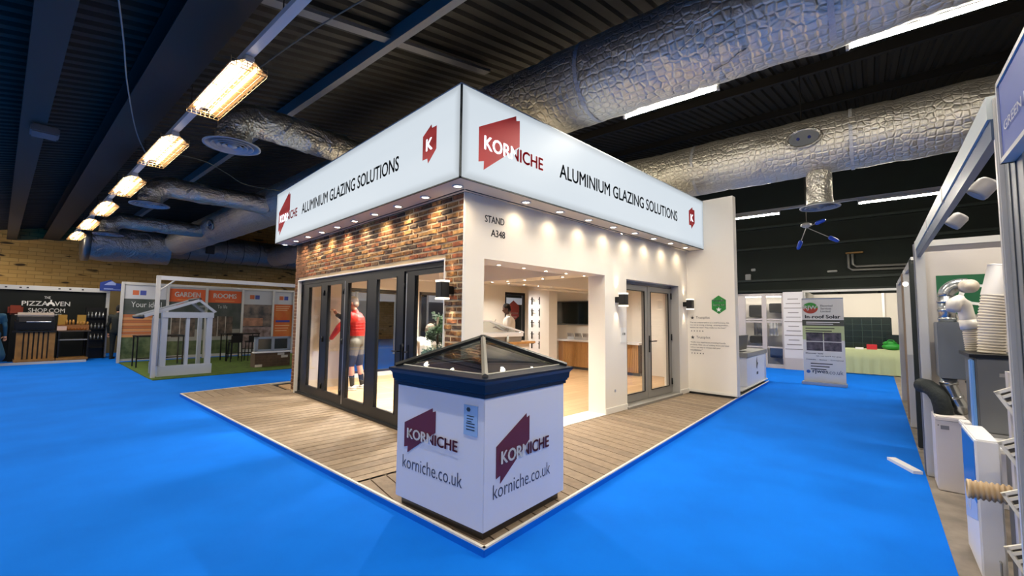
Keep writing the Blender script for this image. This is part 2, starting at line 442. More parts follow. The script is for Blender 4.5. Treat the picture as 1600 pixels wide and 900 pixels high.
c_, t_, u_, w_ = f1(L1)
fn_, L_ = straight((1.75, 20.5, 4.42), (-.85, 20.5, 4.42))
part('end_section', duct_mesh(B(), fn_, L_, .8, .12, 40, .03, 21), FOIL2, d1, True)
part('end_flange', B().tube([(-.72, 20.5, 4.42), (-.92, 20.5, 4.42)], .86, 40, True), mat('flange_metal', '#96928c', .4, .8), d1, True)
for yy in (-1.9, -4.2, 6.2):
    bb = B()
    for k in range(7):
        a0 = R(180+random.uniform(0, 60)); p = Vector((1.98, yy, 4.59)); pts_ = []
        for q in range(6):
            a = a0+random.uniform(-.02, .02)+q*.05; pts_.append(p+Vector((cos(a)*.508, (q-3)*.07*random.uniform(.4, 1.4)+(k-3)*.05, sin(a)*.508)))
        bb.tube(pts_, .008, 5)
    part('crease', bb, FOIL2, d1, True, kind='stuff')
d2, f2, L2 = main_duct(6.34, -8.5, 21.5, 'silver foil duct further back, with a drop to a round diffuser on the right', (-2.27, 178), False, 9)
# pleated duct along the far wall
t = thing('pleated_duct', 'beige pleated duct along the far wall above the garden stand', 'duct', (7, 21.36, 4.05), True)
bb = B(); vs = []; fs = []; k = 0
prof = [(.62*cos(a), .62*sin(a)) for a in [2*pi*j/24 for j in range(24)]]
xs = [1.3+i*.09 for i in range(100)]
for i, x in enumerate(xs):
    rr = 1+(.02 if i % 4 == 0 else -.012)+noise.noise(Vector((x*1.7, 0, 0)))*.03
    for j, (p, q) in enumerate(prof):
        vs.append((x+noise.noise(Vector((p*3, q*3, x)))*.05, 21.30+p*rr, 4.66+q*rr))
for i in range(len(xs)-1):
    for j in range(24): fs.append((i*24+j, i*24+(j+1) % 24, (i+1)*24+(j+1) % 24, (i+1)*24+j))
part('pleated_jacket', bb.add(vs, fs), FOIL3, t, True)
for i in range(12):
    x = 1.9+i*.72; part('strap', B().tube([(x, 21.30, 4.66), (x+.025, 21.30, 4.66)], .655, 24, False), mat('dark_strap', '#57524c', .6), t, True)
part('damper_box', B().bbox(3.2, 3.55, 20.65, 20.8, 4.35, 4.75, .02), mat('damper', '#4c4a48', .5, .4), t)

def branch(y, lab, xd=-.82, z=4.42, r=.23):
    t = thing('branch_duct', lab, 'duct', (xd, y, 3.92), True)
    fn, L = bent((1.58, y, z), (xd, y, z), (xd, y, 4.0), .34)
    part('foil_hose', duct_mesh(B(), fn, L, r, .05, 28, .02, y), FOIL2, t, True)
    diffuser(t, (xd, y, 3.95), .36)
    return t
def diffuser(t, c, r):
    m = mat('diffuser_grey', '#a9adb2', .45, .3)
    o = part('diffuser', B().lathe([(r*.55, .06), (r*.8, .03), (r, 0), (r, -.015), (r*.9, -.01), (r*.86, .02), (r*.5, .045)], c, 32, closed=False), m, t, True, label='round ceiling air diffuser')
    for q in (.66, .46, .28):
        part('ring', B().lathe([(r*q, .02), (r*(q+.09), -.02), (r*(q+.07), -.022), (r*(q-.02), .015)], c, 28, closed=False), m, (t, o), True)
    part('cone', B().lathe([(r*.16, .02), (r*.17, -.02), (.004, -.045)], c, 20), m, (t, o), True)
branch(3.95, 'silver flexible duct with round diffuser nearest the camera')
branch(9.25, 'silver flexible duct with round diffuser in the middle of the left side')
branch(14.9, 'silver flexible duct with small round diffuser farthest left')
t = thing('drop_duct', 'short silver drop with round diffuser under the rear duct on the right', 'duct', (6.34, -2.42, 3.48), True)
fn, L = straight((6.34, -2.42, 4.12), (6.34, -2.42, 3.55)); part('foil_hose', duct_mesh(B(), fn, L, .19, .05, 28, .015, 4), FOIL2, t, True)
diffuser(t, (6.34, -2.42, 3.5), .3)

# ================================================================ CAGED TUBE LIGHTS
barem = mat('lit_bare_tube', '#fff3dc', .4, emit=BARE_GLOW)
tubem = mat('lit_tube', '#ffeccb', .4, emit=TUBE_GLOW)
fixm = mat('fixture_white', '#c9c6c0', .5)
guardm = mat('guard_wire', '#a5875a', .5, .3)
def tube_light(x, y, z, L, lab, group=None, guard=True, soft=False):
    t = thing('tube_light', lab, 'light', (x, y, z-.09), True, group)
    part('housing', B().bbox(x-.045, x+.045, y-L/2, y+L/2, z-.02, z+.04, .01), fixm, t)
    if not guard:
        part('tube', B().tube([(x, y-L/2+.03, z-.04), (x, y+L/2-.03, z-.04)], .016, 8), tubem if soft else barem, t, True)
        lamp('AREA', (x, y, z-.058), (0, 0, -1), TUBE_W*(.95 if soft else 1.7)*L, (1, .93, .82), t, size=.03, sy=L-.1)
        for e in (-1, 1): part('end_holder', B().box(x-.02, x+.02, y+e*(L/2-.015)-.015, y+e*(L/2-.015)+.015, z-.065, z-.02), fixm, t)
        return t
    rf = B()
    for s in (-1, 1):
        rf.add([(x+s*.04, y-L/2, z-.012), (x+s*.04, y+L/2, z-.012), (x+s*.155, y+L/2, z-.09), (x+s*.155, y-L/2, z-.09),
                (x+s*.04, y-L/2, z), (x+s*.04, y+L/2, z), (x+s*.165, y+L/2, z-.09), (x+s*.165, y-L/2, z-.09)],
               [(0, 1, 2, 3), (4, 7, 6, 5), (3, 2, 6, 7)])
    part('reflector', rf, mat('reflector', '#8f6a38', .4), t)
    lamp('AREA', (x, y, z-.076), (0, 0, -1), TUBE_W*1.25*L, (1, .92, .80), t, size=.03, sy=L-.1)
    for s in (-1, 1):
        part('tube', B().tube([(x+s*.07, y-L/2+.04, z-.06), (x+s*.07, y+L/2-.04, z-.06)], .014, 8), tubem, t, True)
    if guard:
        g = B(); zz = z-.115
        for k in range(7):
            xx = x-.16+.32*k/6; g.tube([(xx, y-L/2, zz), (xx, y+L/2, zz)], .0022, 4)
        for k in range(12):
            yy = y-L/2+L*k/11; g.tube([(x-.16, yy, z-.07), (x-.16, yy, zz), (x+.16, yy, zz), (x+.16, yy, z-.07)], .0022 if k % 4 else .004, 4)
        for e in (-1, 1):
            for k in range(8):
                xx = x-.16+.32*k/7; g.tube([(xx, y+e*L/2, z-.03), (xx, y+e*L/2, zz)], .003, 4)
            for zq in (z-.05, z-.08): g.tube([(x-.16, y+e*L/2, zq), (x+.16, y+e*L/2, zq)], .003, 4)
        part('wire_guard', g, guardm, t, kind='stuff')
    return t
ord1 = ['nearest', 'second', 'third', 'fourth', 'fifth', 'sixth']
for k in range(-2, 6):
    y = 2.25+2.76*k-(.6 if k < 0 else 0)
    tube_light(-1.42, y, 4.0, 1.5, f'caged twin tube light, {ord1[k]} from the camera on the left rail' if k >= 0 else f'caged twin tube light on the left rail behind the camera, {"" if k == -1 else "farther "}out of view', 'caged lights on the left rail')
solo('lighting_rail', B().box(-1.46, -1.38, -7, 17.2, 4.045, 4.1), fixm, 'long white rail carrying the caged tube lights on the left', 'rail', (-1.42, 5, 4.045), True)
b = B()
for y in (-5.2, -2, .75, 3.55, 6.3, 9, 11.8, 14.6): b.tube([(-1.42, y, 4.1), (-1.42, y, 4.45)], .006, 5)
solo('rail_hanger', b, steel, 'thin rods holding the left lighting rail under the beam', 'hanger', (-1.42, 5, 4.1), True, kind='stuff')
for xr in (-5.7, -10.0):  # unseen tube rows added to brighten the left-facing surfaces
    for k in range(8):
        y = -5.4+3.3*k
        tube_light(xr, y, 4.0 if xr > -6 else 3.6, 1.5, f'added tube light out of view left of the aisle, {ord1[k] if k < 6 else ["seventh", "eighth"][k-6]} along the {"near" if xr > -6 else "far"} rail', 'added lights left of the view', guard=False, soft=True)
    solo('lighting_rail', B().box(xr-.04, xr+.04, -7, 19, (4.045 if xr > -6 else 3.645), (4.1 if xr > -6 else 3.7)), fixm, 'rail of added tube lights left of the view, ' + ('near' if xr > -6 else 'far'), 'rail', (xr, 5, 4), True)
for i, x in enumerate((-4.6, -7.4)): tube_light(x, 19.5, 3.9, 1.5, f'added bare tube light brightening the brick wall, out of view at the left, {ord1[i]}', 'added lights by the brick wall', guard=False)  # two unseen tubes added to brighten the far brick wall
row2 = [(-1.2, 'tube light strip beneath the large duct, just right of the sign corner'), (-3.57, 'tube light strip beneath the large duct, at the top right edge'), (1.2, 'tube light strip hidden above the lit sign, first'), (3.6, 'tube light strip hidden above the lit sign, second'), (-5.95, 'tube light strip beyond the top right edge')]
for y, lab in row2: tube_light(2.41, y, 4.25, 1.2, lab, 'lights on the middle rail', guard=False)
solo('lighting_rail', B().box(2.37, 2.45, -8, 6, 4.295, 4.34), steel, 'dark rail carrying the tube lights beneath the large duct', 'rail', (2.41, 0, 4.295), True)
row3 = [(-.56, 'tube light strip just right of the tall white wall'), (-3.62, 'tube light strip on the right above the blue aisle'), (2.4, 'tube light strip above the roof of the stand'), (5.3, 'tube light strip far behind the sign'), (-6.6, 'tube light strip hidden behind the right fascia')]
for y, lab in row3: tube_light(10.0, y, 4.3, 1.5, lab, 'lights on the rear rail', guard=False)
solo('lighting_rail', B().box(9.96, 10.04, -8.5, 9, 4.345, 4.4), fixm, 'pale rail carrying the tube lights on the right', 'rail', (10, 0, 4.345), True)
for y in (13.5, 17.0): tube_light(6.9, y, 4.3, 1.5, 'short tube light beyond the end of the sign, above the pleated duct' if y < 15 else 'tube light hidden behind the sign, above the pleated duct', 'lights behind the sign')
b = B()
for y in (13.2, 13.8, 16.7, 17.3): b.tube([(6.9, y, 4.34), (6.9, y, roofz(6.9))], .008, 5)
solo('rail_hanger', b, steel, 'thin rods holding the far tube lights behind the sign', 'hanger', (6.9, 15, 4.34), True, kind='stuff')
# loose cables
def cable(pts, r, lab, m):
    P = [Vector(p) for p in pts]; out = []
    for i in range(len(P)-1):
        p0 = P[max(i-1, 0)]; p1 = P[i]; p2 = P[i+1]; p3 = P[min(i+2, len(P)-1)]
        for q in range(6):
            u = q/6; out.append(.5*((2*p1)+(p2-p0)*u+(2*p0-5*p1+4*p2-p3)*u*u+(3*p1-p0-3*p2+p3)*u**3))
    out.append(P[-1]); solo('hanging_cable', B().tube(out, r, 6), m, lab, 'cable', P[0], True, smooth=True)
cw = mat('cable_grey', '#9b9a93', .5)
cable([(-2.4, 1.75, 4.45), (-2.2, 2.7, 4.3), (-2.04, 3.56, 4.2), (-1.7, 5.2, 4.2), (-1.44, 5.97, 4.1)], .008, 'white cable looping down beside the second caged light', cw)
cable([(-1.4, 5.5, 4.09), (-.7, 5.85, 4.2), (-.2, 6.3, 4.2), (.35, 6.8, 4.2), (1.5, 6.9, 4.3)], .008, 'thin cable sagging from the lamp rail to the sign top', mat('cable_dark', '#5e6455', .6))
cable([(-.45, -.6, 4.7), (-.9, .9, 4.45), (-1.0, 2.6, 4.5), (-.95, 3.8, 4.62)], .008, 'straight rope tied under the roof left of the sign', mat('rope', '#6d6a5c', .8))
# things hanging over the right-hand aisle
t = thing('sensor_hub', 'white hub with three blue plugs hanging over the right aisle', 'hub', (8, -2.05, 3.45), True)
part('hub_body', B().lathe([(.05, 0), (.1, .03), (.1, .07), (.04, .1)], (8, -2.05, 3.46), 8), fixm, t)
part('stem', B().tube([(8, -2.05, 3.56), (8, -2.02, roofz(8)+.02)], .012, 6), steel, t)
for e in ((8.0, -1.92, 3.1), (8.05, -2.5, 3.17), (7.9, -2.3, 3.53)):
    part('cord', B().tube([(8, -2.05, 3.46), e], .008, 5), cw, t)
    d = (Vector(e)-Vector((8, -2.05, 3.46))).normalized()
    part('plug', B().tube([Vector(e)-d*.09, Vector(e)-d*.06, Vector(e)+d*.06, Vector(e)+d*.1], [.03, .042, .036, .02], 8), mat('plug_blue', '#1e4fd0', .4), t, True)
t = thing('conduit', 'two parallel grey conduit pipes bending along the far green wall', 'pipe', (16.8, -3.4, 3.3), True)
for o in (0, .12):
    part('pipe', B().tube([(16.85, -2.42-o, 3.92), (16.85, -2.42-o, 3.42+o), (16.85, -2.52-o, 3.34+o), (16.85, -5.6, 3.3+o)], .045, 8), mat('pipe_grey', '#83837f', .5, .3), t, True)
part('pipe_clip', B().box(16.78, 16.98, -2.85, -2.35, 3.93, 3.98), mat('pipe_tag', '#8a6a35', .6), t)
for y, z, w, h, lab in ((.66, 3.5, .16, .1, 'small white tag high on the green wall'), (.86, 3.1, .2, .28, 'grey junction box on the green wall beside the tall white wall'), (-1.93, 3.3, .3, .07, 'flat white emergency lamp on the green wall')):
    solo('wall_box', B().bbox(16.9, 17.0, y-w/2, y+w/2, z, z+h, .015), mat('box_grey', '#9b9d9c', .5), lab, 'box', (16.95, y, z), True)
solo('ceiling_cassette', B().bbox(-2.72, -2.42, 6.2, 6.55, 4.16, 4.28, .02), mat('cassette', '#5a5f62', .5), 'small grey box under the beam at upper left', 'box', (-2.6, 6.4, 4.16), True)

# ================================================================ THE STAND (stand axes; sign corner at the origin)
ZB, ZT = 2.884, 3.858          # underside and top of the lit sign
SX, SY = 6.11, 5.77            # its two lengths
WX = .35                        # wall faces stand back under the sign
# ---- decking platform
timber = random_mat('composite_deck', ['#8f7c66', '#87745f', '#94816b', '#8b7862', '#7f6d5a'], .75, .35, 22, .18)
nt = timber.node_tree
trimw = mat('platform_trim', '#d8d3c8', .5)
P0, PL, PB, PR = (-.71, -1.235), (-1.215, 6.66), (.78, 6.98), (6.0, -.555)
plat = [P0, PR, (9.2, -.28), (9.0, 7.2), PB, PL]
def inset(poly, d):
    out = []; n = len(poly)
    for i in range(n):
        a, p, c = Vector(poly[i-1]), Vector(poly[i]), Vector(poly[(i+1) % n])
        e0 = (p-a).normalized(); e1 = (c-p).normalized(); n0 = Vector((-e0.y, e0.x)); n1 = Vector((-e1.y, e1.x))
        bs = (n0+n1).normalized(); out.append(tuple(p+bs*d/max(.3, bs.dot(n0))))
    return out
struct('floor_platform', B().prism(inset(plat, .02), 0, .022), mat('under_deck', '#15120f', .9))
def edge_strip(a, b_, w=.03, z=.056):
    a = Vector(a); b_ = Vector(b_); d = (b_-a).normalized(); n_ = Vector((-d.y, d.x))*w
    return B().prism([tuple(a), tuple(b_), tuple(b_+n_), tuple(a+n_)], 0, z)
for i, (a, b_) in enumerate(((PL, P0), (P0, PR), (PR, (9.2, -.28)), (PB, PL))):
    tr = struct(f'trim_{i+2}', edge_strip(a, b_, .022), trimw)
    part('blue_riser', edge_strip(Vector(a)-Vector(((Vector(b_)-Vector(a)).normalized().y, -(Vector(b_)-Vector(a)).normalized().x))*-.004, Vector(b_)-Vector(((Vector(b_)-Vector(a)).normalized().y, -(Vector(b_)-Vector(a)).normalized().x))*-.004, .006, .044), carpet, tr)  # riser strip in the carpet's blue below the pale trim edge
deck = thing('decking', 'grey brown timber-effect deck boards around the two fronts of the stand', 'decking', (-.4, 1, .022))
def board(poly, par=deck):
    if len(poly) < 3: return
    bb = B(); n_ = len(poly)
    ar = abs(sum(poly[i][0]*poly[(i+1) % n_][1]-poly[(i+1) % n_][0]*poly[i][1] for i in range(n_)))/2
    if ar < .004: return
    cx = sum(p[0] for p in poly)/n_; cy = sum(p[1] for p in poly)/n_
    bb.prism(poly, .022, .05)
    o = bpy.data.objects.new('deck_board', mesh_from('deck_board', bb, (cx, cy, .022), timber)); COL.objects.link(o)
    o.parent = par.root; o.location = Vector((cx, cy, .022))-par.org
YS = .345; GAP = .012; PW = .15
inner = inset(plat, .03)
left_zone = [inner[0], (WX+.06, inner[0][1]), (WX+.06, 6.9), inner[4], inner[5]]
def rot_board(c, ang, L, w):
    d = Vector((cos(ang), sin(ang))); q = Vector((-d.y, d.x)); c = Vector(c)
    return [tuple(c-d*L/2-q*w/2), tuple(c+d*L/2-q*w/2), tuple(c+d*L/2+q*w/2), tuple(c-d*L/2+q*w/2)]
lz = [(-2, YS), (WX+.1, YS), (WX+.1, 5.86), (-2, 5.86)]
y = YS
while y < 5.84:                                  # boards of the left front run across it
    y1 = min(y+PW, 5.86)
    board(clip(clip([(-2, y), (WX+.1, y), (WX+.1, y1-GAP), (-2, y1-GAP)], [inner[0], (3, inner[0][1]), (3, 6.9), inner[4], inner[5]]), lz)); y += PW
x = -1.3
while x < .9:                                    # border boards of the far strip
    board(clip(rot_board((x+.075, 6.4), R(92), 2.4, PW-GAP), clip([(-2, 5.865), (.33, 5.865), (.33, 7), (-2, 7)], inner) or inner)); x += PW
ra = R(82)                                       # boards of the right front run towards the aisle
rz = [inner[0], inner[1], (6.02, inner[1][1]+.02), (6.02, WX+.03), (WX+.1, WX+.03), (WX+.1, YS-.005), (-2, YS-.005)]
lx = inner[0][0]+(inner[5][0]-inner[0][0])*(WX+.03-inner[0][1])/(inner[5][1]-inner[0][1])
conv = [inner[0], inner[1], (6.02, WX+.03), (lx, WX+.03)]
d_ = Vector((cos(ra), sin(ra))); q_ = Vector((d_.y, -d_.x))
k = -6
while k < 55:
    c = Vector((-.7, -.4))+q_*k*PW
    board(clip(rot_board(c, ra, 4, PW-GAP), conv)); k += 1

# ---- lit sign
sign = thing('lit_fascia_sign', 'large backlit white corner fascia sign with red emblem and dark lettering', 'sign', (0, 0, ZB))
sm = mat('lit_sign_face', '#e6f0f7', .5); nt = sm.node_tree; bs = nt.nodes['Principled BSDF']
# a light box is weaker along its edges: distance to the panel's edges by generated coordinates
bs.inputs['Emission Color'].default_value = (.80, .89, .97, 1)
tc = N(nt, 'ShaderNodeTexCoord'); sp = N(nt, 'ShaderNodeSeparateXYZ'); nt.links.new(tc.outputs['UV'], sp.inputs[0])
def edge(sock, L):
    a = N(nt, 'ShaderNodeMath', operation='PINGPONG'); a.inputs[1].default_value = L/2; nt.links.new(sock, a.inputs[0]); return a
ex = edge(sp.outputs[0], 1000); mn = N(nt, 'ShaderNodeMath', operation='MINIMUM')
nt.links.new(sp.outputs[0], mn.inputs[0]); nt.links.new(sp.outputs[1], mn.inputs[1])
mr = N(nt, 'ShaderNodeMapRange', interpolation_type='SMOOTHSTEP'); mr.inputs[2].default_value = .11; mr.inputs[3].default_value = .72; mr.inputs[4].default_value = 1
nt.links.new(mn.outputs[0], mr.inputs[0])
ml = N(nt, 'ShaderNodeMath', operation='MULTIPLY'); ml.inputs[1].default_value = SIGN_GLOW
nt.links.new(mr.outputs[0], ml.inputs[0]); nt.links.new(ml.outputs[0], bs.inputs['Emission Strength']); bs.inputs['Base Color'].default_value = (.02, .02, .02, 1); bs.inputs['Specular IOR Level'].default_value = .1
def lit_panel(name, o, ux, L, H_):
    """grid with a UV that stores the distance in metres to the nearest side and top/bottom edge"""
    xs = [0, .12, L/2, L-.12, L]; zs = [0, .12, H_/2, H_-.12, H_]
    v = [(o[0]+ux[0]*x, o[1]+ux[1]*x, o[2]+z) for z in zs for x in xs]
    f = [(r*5+c, r*5+c+1, r*5+c+6, r*5+c+5) for r in range(4) for c in range(4)]
    ob = part(name, B().add(v, f), sm, sign); me = ob.data; uv = me.uv_layers.new()
    for lp in me.loops:
        r, c = divmod(lp.vertex_index, 5); uv.data[lp.index].uv = (min(xs[c], L-xs[c]), min(zs[r], H_-zs[r]))
    return ob
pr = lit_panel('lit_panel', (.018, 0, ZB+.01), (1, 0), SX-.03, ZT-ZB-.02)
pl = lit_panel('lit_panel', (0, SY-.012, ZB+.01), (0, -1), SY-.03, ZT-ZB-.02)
fr = B()
fr.box(0, SX, .004, .3, ZT-.01, ZT).box(.004, .3, 0, SY, ZT-.01, ZT)                       # tops
fr.box(0, SX, .0, .02, ZB, ZB+.012).box(0, .02, 0, SY, ZB, ZB+.012)                       # bottom profiles
fr.box(.002, .02, .002, .02, ZB, ZT).box(SX-.012, SX, 0, .3, ZB, ZT).box(0, .3, SY-.012, SY, ZB, ZT)
fr.box(.3, SX, .28, .3, ZB, ZT).box(.28, .3, .3, SY, ZB, ZT)
part('sign_frame', fr, mat('sign_frame', '#2a3234', .5, .3), sign)
part('edge_profile', B().box(0, SX, -.002, .0, ZT-.012, ZT+.002).box(-.002, 0, 0, SY, ZT-.012, ZT+.002), mat('sign_edge', '#b9c4c8', .5), sign)
# emblem: slanted red flag with the name running out of it (unit = metres on the right-hand face)
LOGO = [(0, .03), (0, .40), (.545, .70), (.55, .645), (.605, .665), (.605, .36), (.07, -.04), (.075, .055)]
def put_logo(par, M, s, red, white, thin=False, sx=None):
    S = Matrix.Diagonal((sx or s, s, 1, 1)); L = M @ S
    o = part('emblem', B().prism([(x, y) for x, y in LOGO], 0, .002, L), red, par)
    def word(mi_, side, lift):
        vs, fs, asp = text_geo('KORNICHE', .035); w, h = .94, .155
        bm = bmesh.new(); vv = [bm.verts.new((.07+x*w, .18+y*h, lift)) for x, y in vs]
        for f in fs:
            try: bm.faces.new([vv[i] for i in f])
            except ValueError: pass
        geom = bm.verts[:]+bm.edges[:]+bm.faces[:]
        # the name changes colour along the slanted edge through its fourth letter
        bmesh.ops.bisect_plane(bm, geom=geom, plane_co=(.53, .25, lift), plane_no=(1, -.55, 0), clear_outer=side < 0, clear_inner=side > 0)
        bm.verts.index_update(); bb = B(); bb.add([v.co[:] for v in bm.verts], [tuple(v.index for v in f.verts) for f in bm.faces], 0, L); bm.free()
        part('lettering', bb, mi_, par)
    word(white, -1, .0045/s); word(red, 1, .0045/s)
def put_badge(par, M, w, h, red, white):
    pts = [(0, .14), (0, .78), (.62, 1), (.66, .9), (1, .9), (1, .3), (.42, 0), (.36, .14)]
    part('emblem', B().prism([(x*w, y*h) for x, y in pts], 0, .002, M), red, par)
    M2 = M @ Matrix.Translation((.5*w, .33*h, .004)); part('lettering', B().text('K', .5*w, .33*h, M2, .04, 'c'), white, par)
litred = mat('backlit_red', '#a80015', .6, emit=.12); litink = mat('backlit_ink', '#14242f', .6, emit=.05); litw = mat('backlit_white', '#eef3f8', .6, emit=.40)
put_logo(sign, face((.235, 0, 3.075), '-y', .001), 1.0, litred, litw)
put_logo(sign, face((0, 5.60, 3.06), '-x', .001), 1.0, litred, litw)
part('lettering', B().text('ALUMINIUM GLAZING SOLUTIONS', 3.36, .185, face((1.56, 0, 3.255), '-y', .002), .022), litink, sign)
part('lettering', B().text('ALUMINIUM GLAZING SOLUTIONS', 3.2, .185, face((0, 4.38, 3.235), '-x', .002), .022), litink, sign)
put_badge(sign, face((5.42, 0, 3.22), '-y', .001), .26, .42, litred, litw)
put_badge(sign, face((0, .675, 3.165), '-x', .001), .26, .42, litred, litw)
# ---- soffit with downlights
sof = B().box(.02, SX, .02, WX, ZB+.004, ZB+.02).box(.02, WX, WX, SY, ZB+.004, ZB+.02)
struct('trim_6', sof, mat('soffit_paint', '#dccdb6', .6))
dl_lit = mat('lit_downlight', '#fff0d6', .4, emit=SPOT_GLOW*.25)
def downlight(x, y, z, lab, group, r=.05, power=0., col=(1, .80, .55), aim=(0, 0, -1), ang=115):
    t = thing('downlight', lab, 'downlight', (x, y, z-.012), False, group)
    part('bezel', B().lathe([(r*.8, 0), (r*1.25, 0), (r*1.3, -.006), (r*.8, -.008)], (x, y, z+.0), 20, closed=False), WHITE2, t, True)
    part('lens', B().lathe([(r*.8, 0), (.001, 0)], (x, y, z-.004), 16, closed=False), dl_lit, t)
    if power: lamp('SPOT', (x, y, z-.014), aim, power, col, t, size=.05, angle=ang, blend=1.0)
    return t
for i in range(10):
    y = .26+.61*i
    downlight(.175, y, ZB+.004, f'{"first second third fourth fifth sixth seventh eighth ninth tenth".split()[i]} round downlight from the corner above the brick wall', 'downlights above the brick wall', power=DOWN_W, aim=(.32, 0, -1))
for i in range(8):
    x = 1.13+.643*i
    downlight(x, .165, ZB+.004, f'{"first second third fourth fifth sixth seventh eighth".split()[i]} round downlight from the corner above the white wall', 'downlights above the white wall', power=DOWN_W*.38, aim=(0, .32, -1))

# ---- brick wall (left front) with opening for the folding doors
DH = 2.165; Y0, Y1 = .70, 5.42
mortar = mat('mortar', '#c2aa86', .9, bump=.3, bscale=60)
wall = B()
wall.box(WX+.008, .5, WX+.02, Y0, .05, ZB).box(WX+.008, .5, Y1, 5.62, .05, ZB).box(WX+.008, .5, Y0, Y1, DH, ZB)
wl = struct('wall_left', wall, mortar)
brick_m = random_mat('rustic_brick', ['#8a5f36', '#a3743f', '#70492c', '#b08248', '#8f5d30', '#5f4331', '#a96a3f', '#b98b4f', '#54402f', '#9a6a34', '#7d5a3a', '#a05a35'], .85, 1.0, 26, .55)
bvar = []
def brick_mesh(w, h, d, seed):
    rnd = random.Random(seed); bm = bmesh.new(); bmesh.ops.create_cube(bm, size=1)
    bmesh.ops.subdivide_edges(bm, edges=[e for e in bm.edges if abs(e.verts[0].co.y-e.verts[1].co.y) > .5], cuts=1)
    bm.verts.index_update(); bb = B(); vs = []
    for v in bm.verts:
        x = v.co.x; f = .006 if x < 0 else 0
        yy = v.co.y*(w-f*2)+rnd.uniform(-.004, .004); zz = v.co.z*(h-f*2)+rnd.uniform(-.003, .003)
        vs.append((x*d+(rnd.uniform(-.006, .004) if x < 0 else 0), yy, zz))
    bb.add(vs, [tuple(v.index for v in f.verts) for f in bm.faces]); bm.free()
    return mesh_from('brick', bb, (0, 0, 0), brick_m)
CH = .0665; BW = .205
for s in range(8): bvar.append((BW-.012, brick_mesh(BW-.016, CH-.014, .05, s)))
half = [brick_mesh(BW/2-.016, CH-.014, .05, 50+s) for s in range(4)]
cand = []
def lay(ya, yb, z, off):
    y = ya-off
    while y < yb-.02:
        a, b_ = max(y, ya), min(y+BW, yb)
        if b_-a > .03: cand.append(((a+b_)/2, z, b_-a))
        y += BW
nz = int((ZB-.05)/CH)
for r in range(nz):
    z = ZB-CH*(r+.5); off = (BW/2)*(r % 2)+random.uniform(-.02, .02)
    if z-CH/2 > DH-.005: lay(WX+.015, 5.62, z, off % BW)
    else:
        lay(WX+.015, Y0, z, off % BW); lay(Y1, 5.62, z, off % BW)
cand.sort(key=lambda c: (Vector((WX, c[0], c[1]))-CAM).length)
stuffb = B()
for i, (y, z, w) in enumerate(cand):
    if i < 296:
        if abs(w-BW) < .01: me = bvar[random.randrange(8)][1]; sc = 1
        elif w < BW*.62: me = half[random.randrange(4)]; sc = (w-.012)/(BW/2-.012)
        else: me = bvar[random.randrange(8)][1]; sc = (w-.012)/(BW-.012)
        o = bpy.data.objects.new('brick', me); COL.objects.link(o); o.parent = wl.root
        o.location = (WX+.024+random.uniform(-.006, .004), y, z); o.scale = (1, sc, 1)
        if random.random() < .5: o.rotation_euler = (pi, 0, 0)
    else:
        stuffb.box(WX+random.uniform(-.006, .002), WX+.03, y-w/2+.006, y+w/2-.006, z-CH/2+.0055, z+CH/2-.0055)
part('brickwork', stuffb, mat('rustic_brick_far', '#7a4d2a', .85, bump=.6, bscale=30, var=.5, vscale=9), wl, kind='stuff')
reveal = B().box(WX-.012, .52, Y1-.004, Y1+.012, .05, DH+.0).box(WX-.012, .52, Y0-.012, Y0+.004, .05, DH).box(WX-.012, .52, Y0-.012, Y1+.012, DH-.004, DH+.014)
part('white_reveal', reveal, WHITE, wl)
part('corner_bead', B().box(WX-.012, WX+.02, WX-.004, WX+.012, .05, ZB), WHITE, wl)
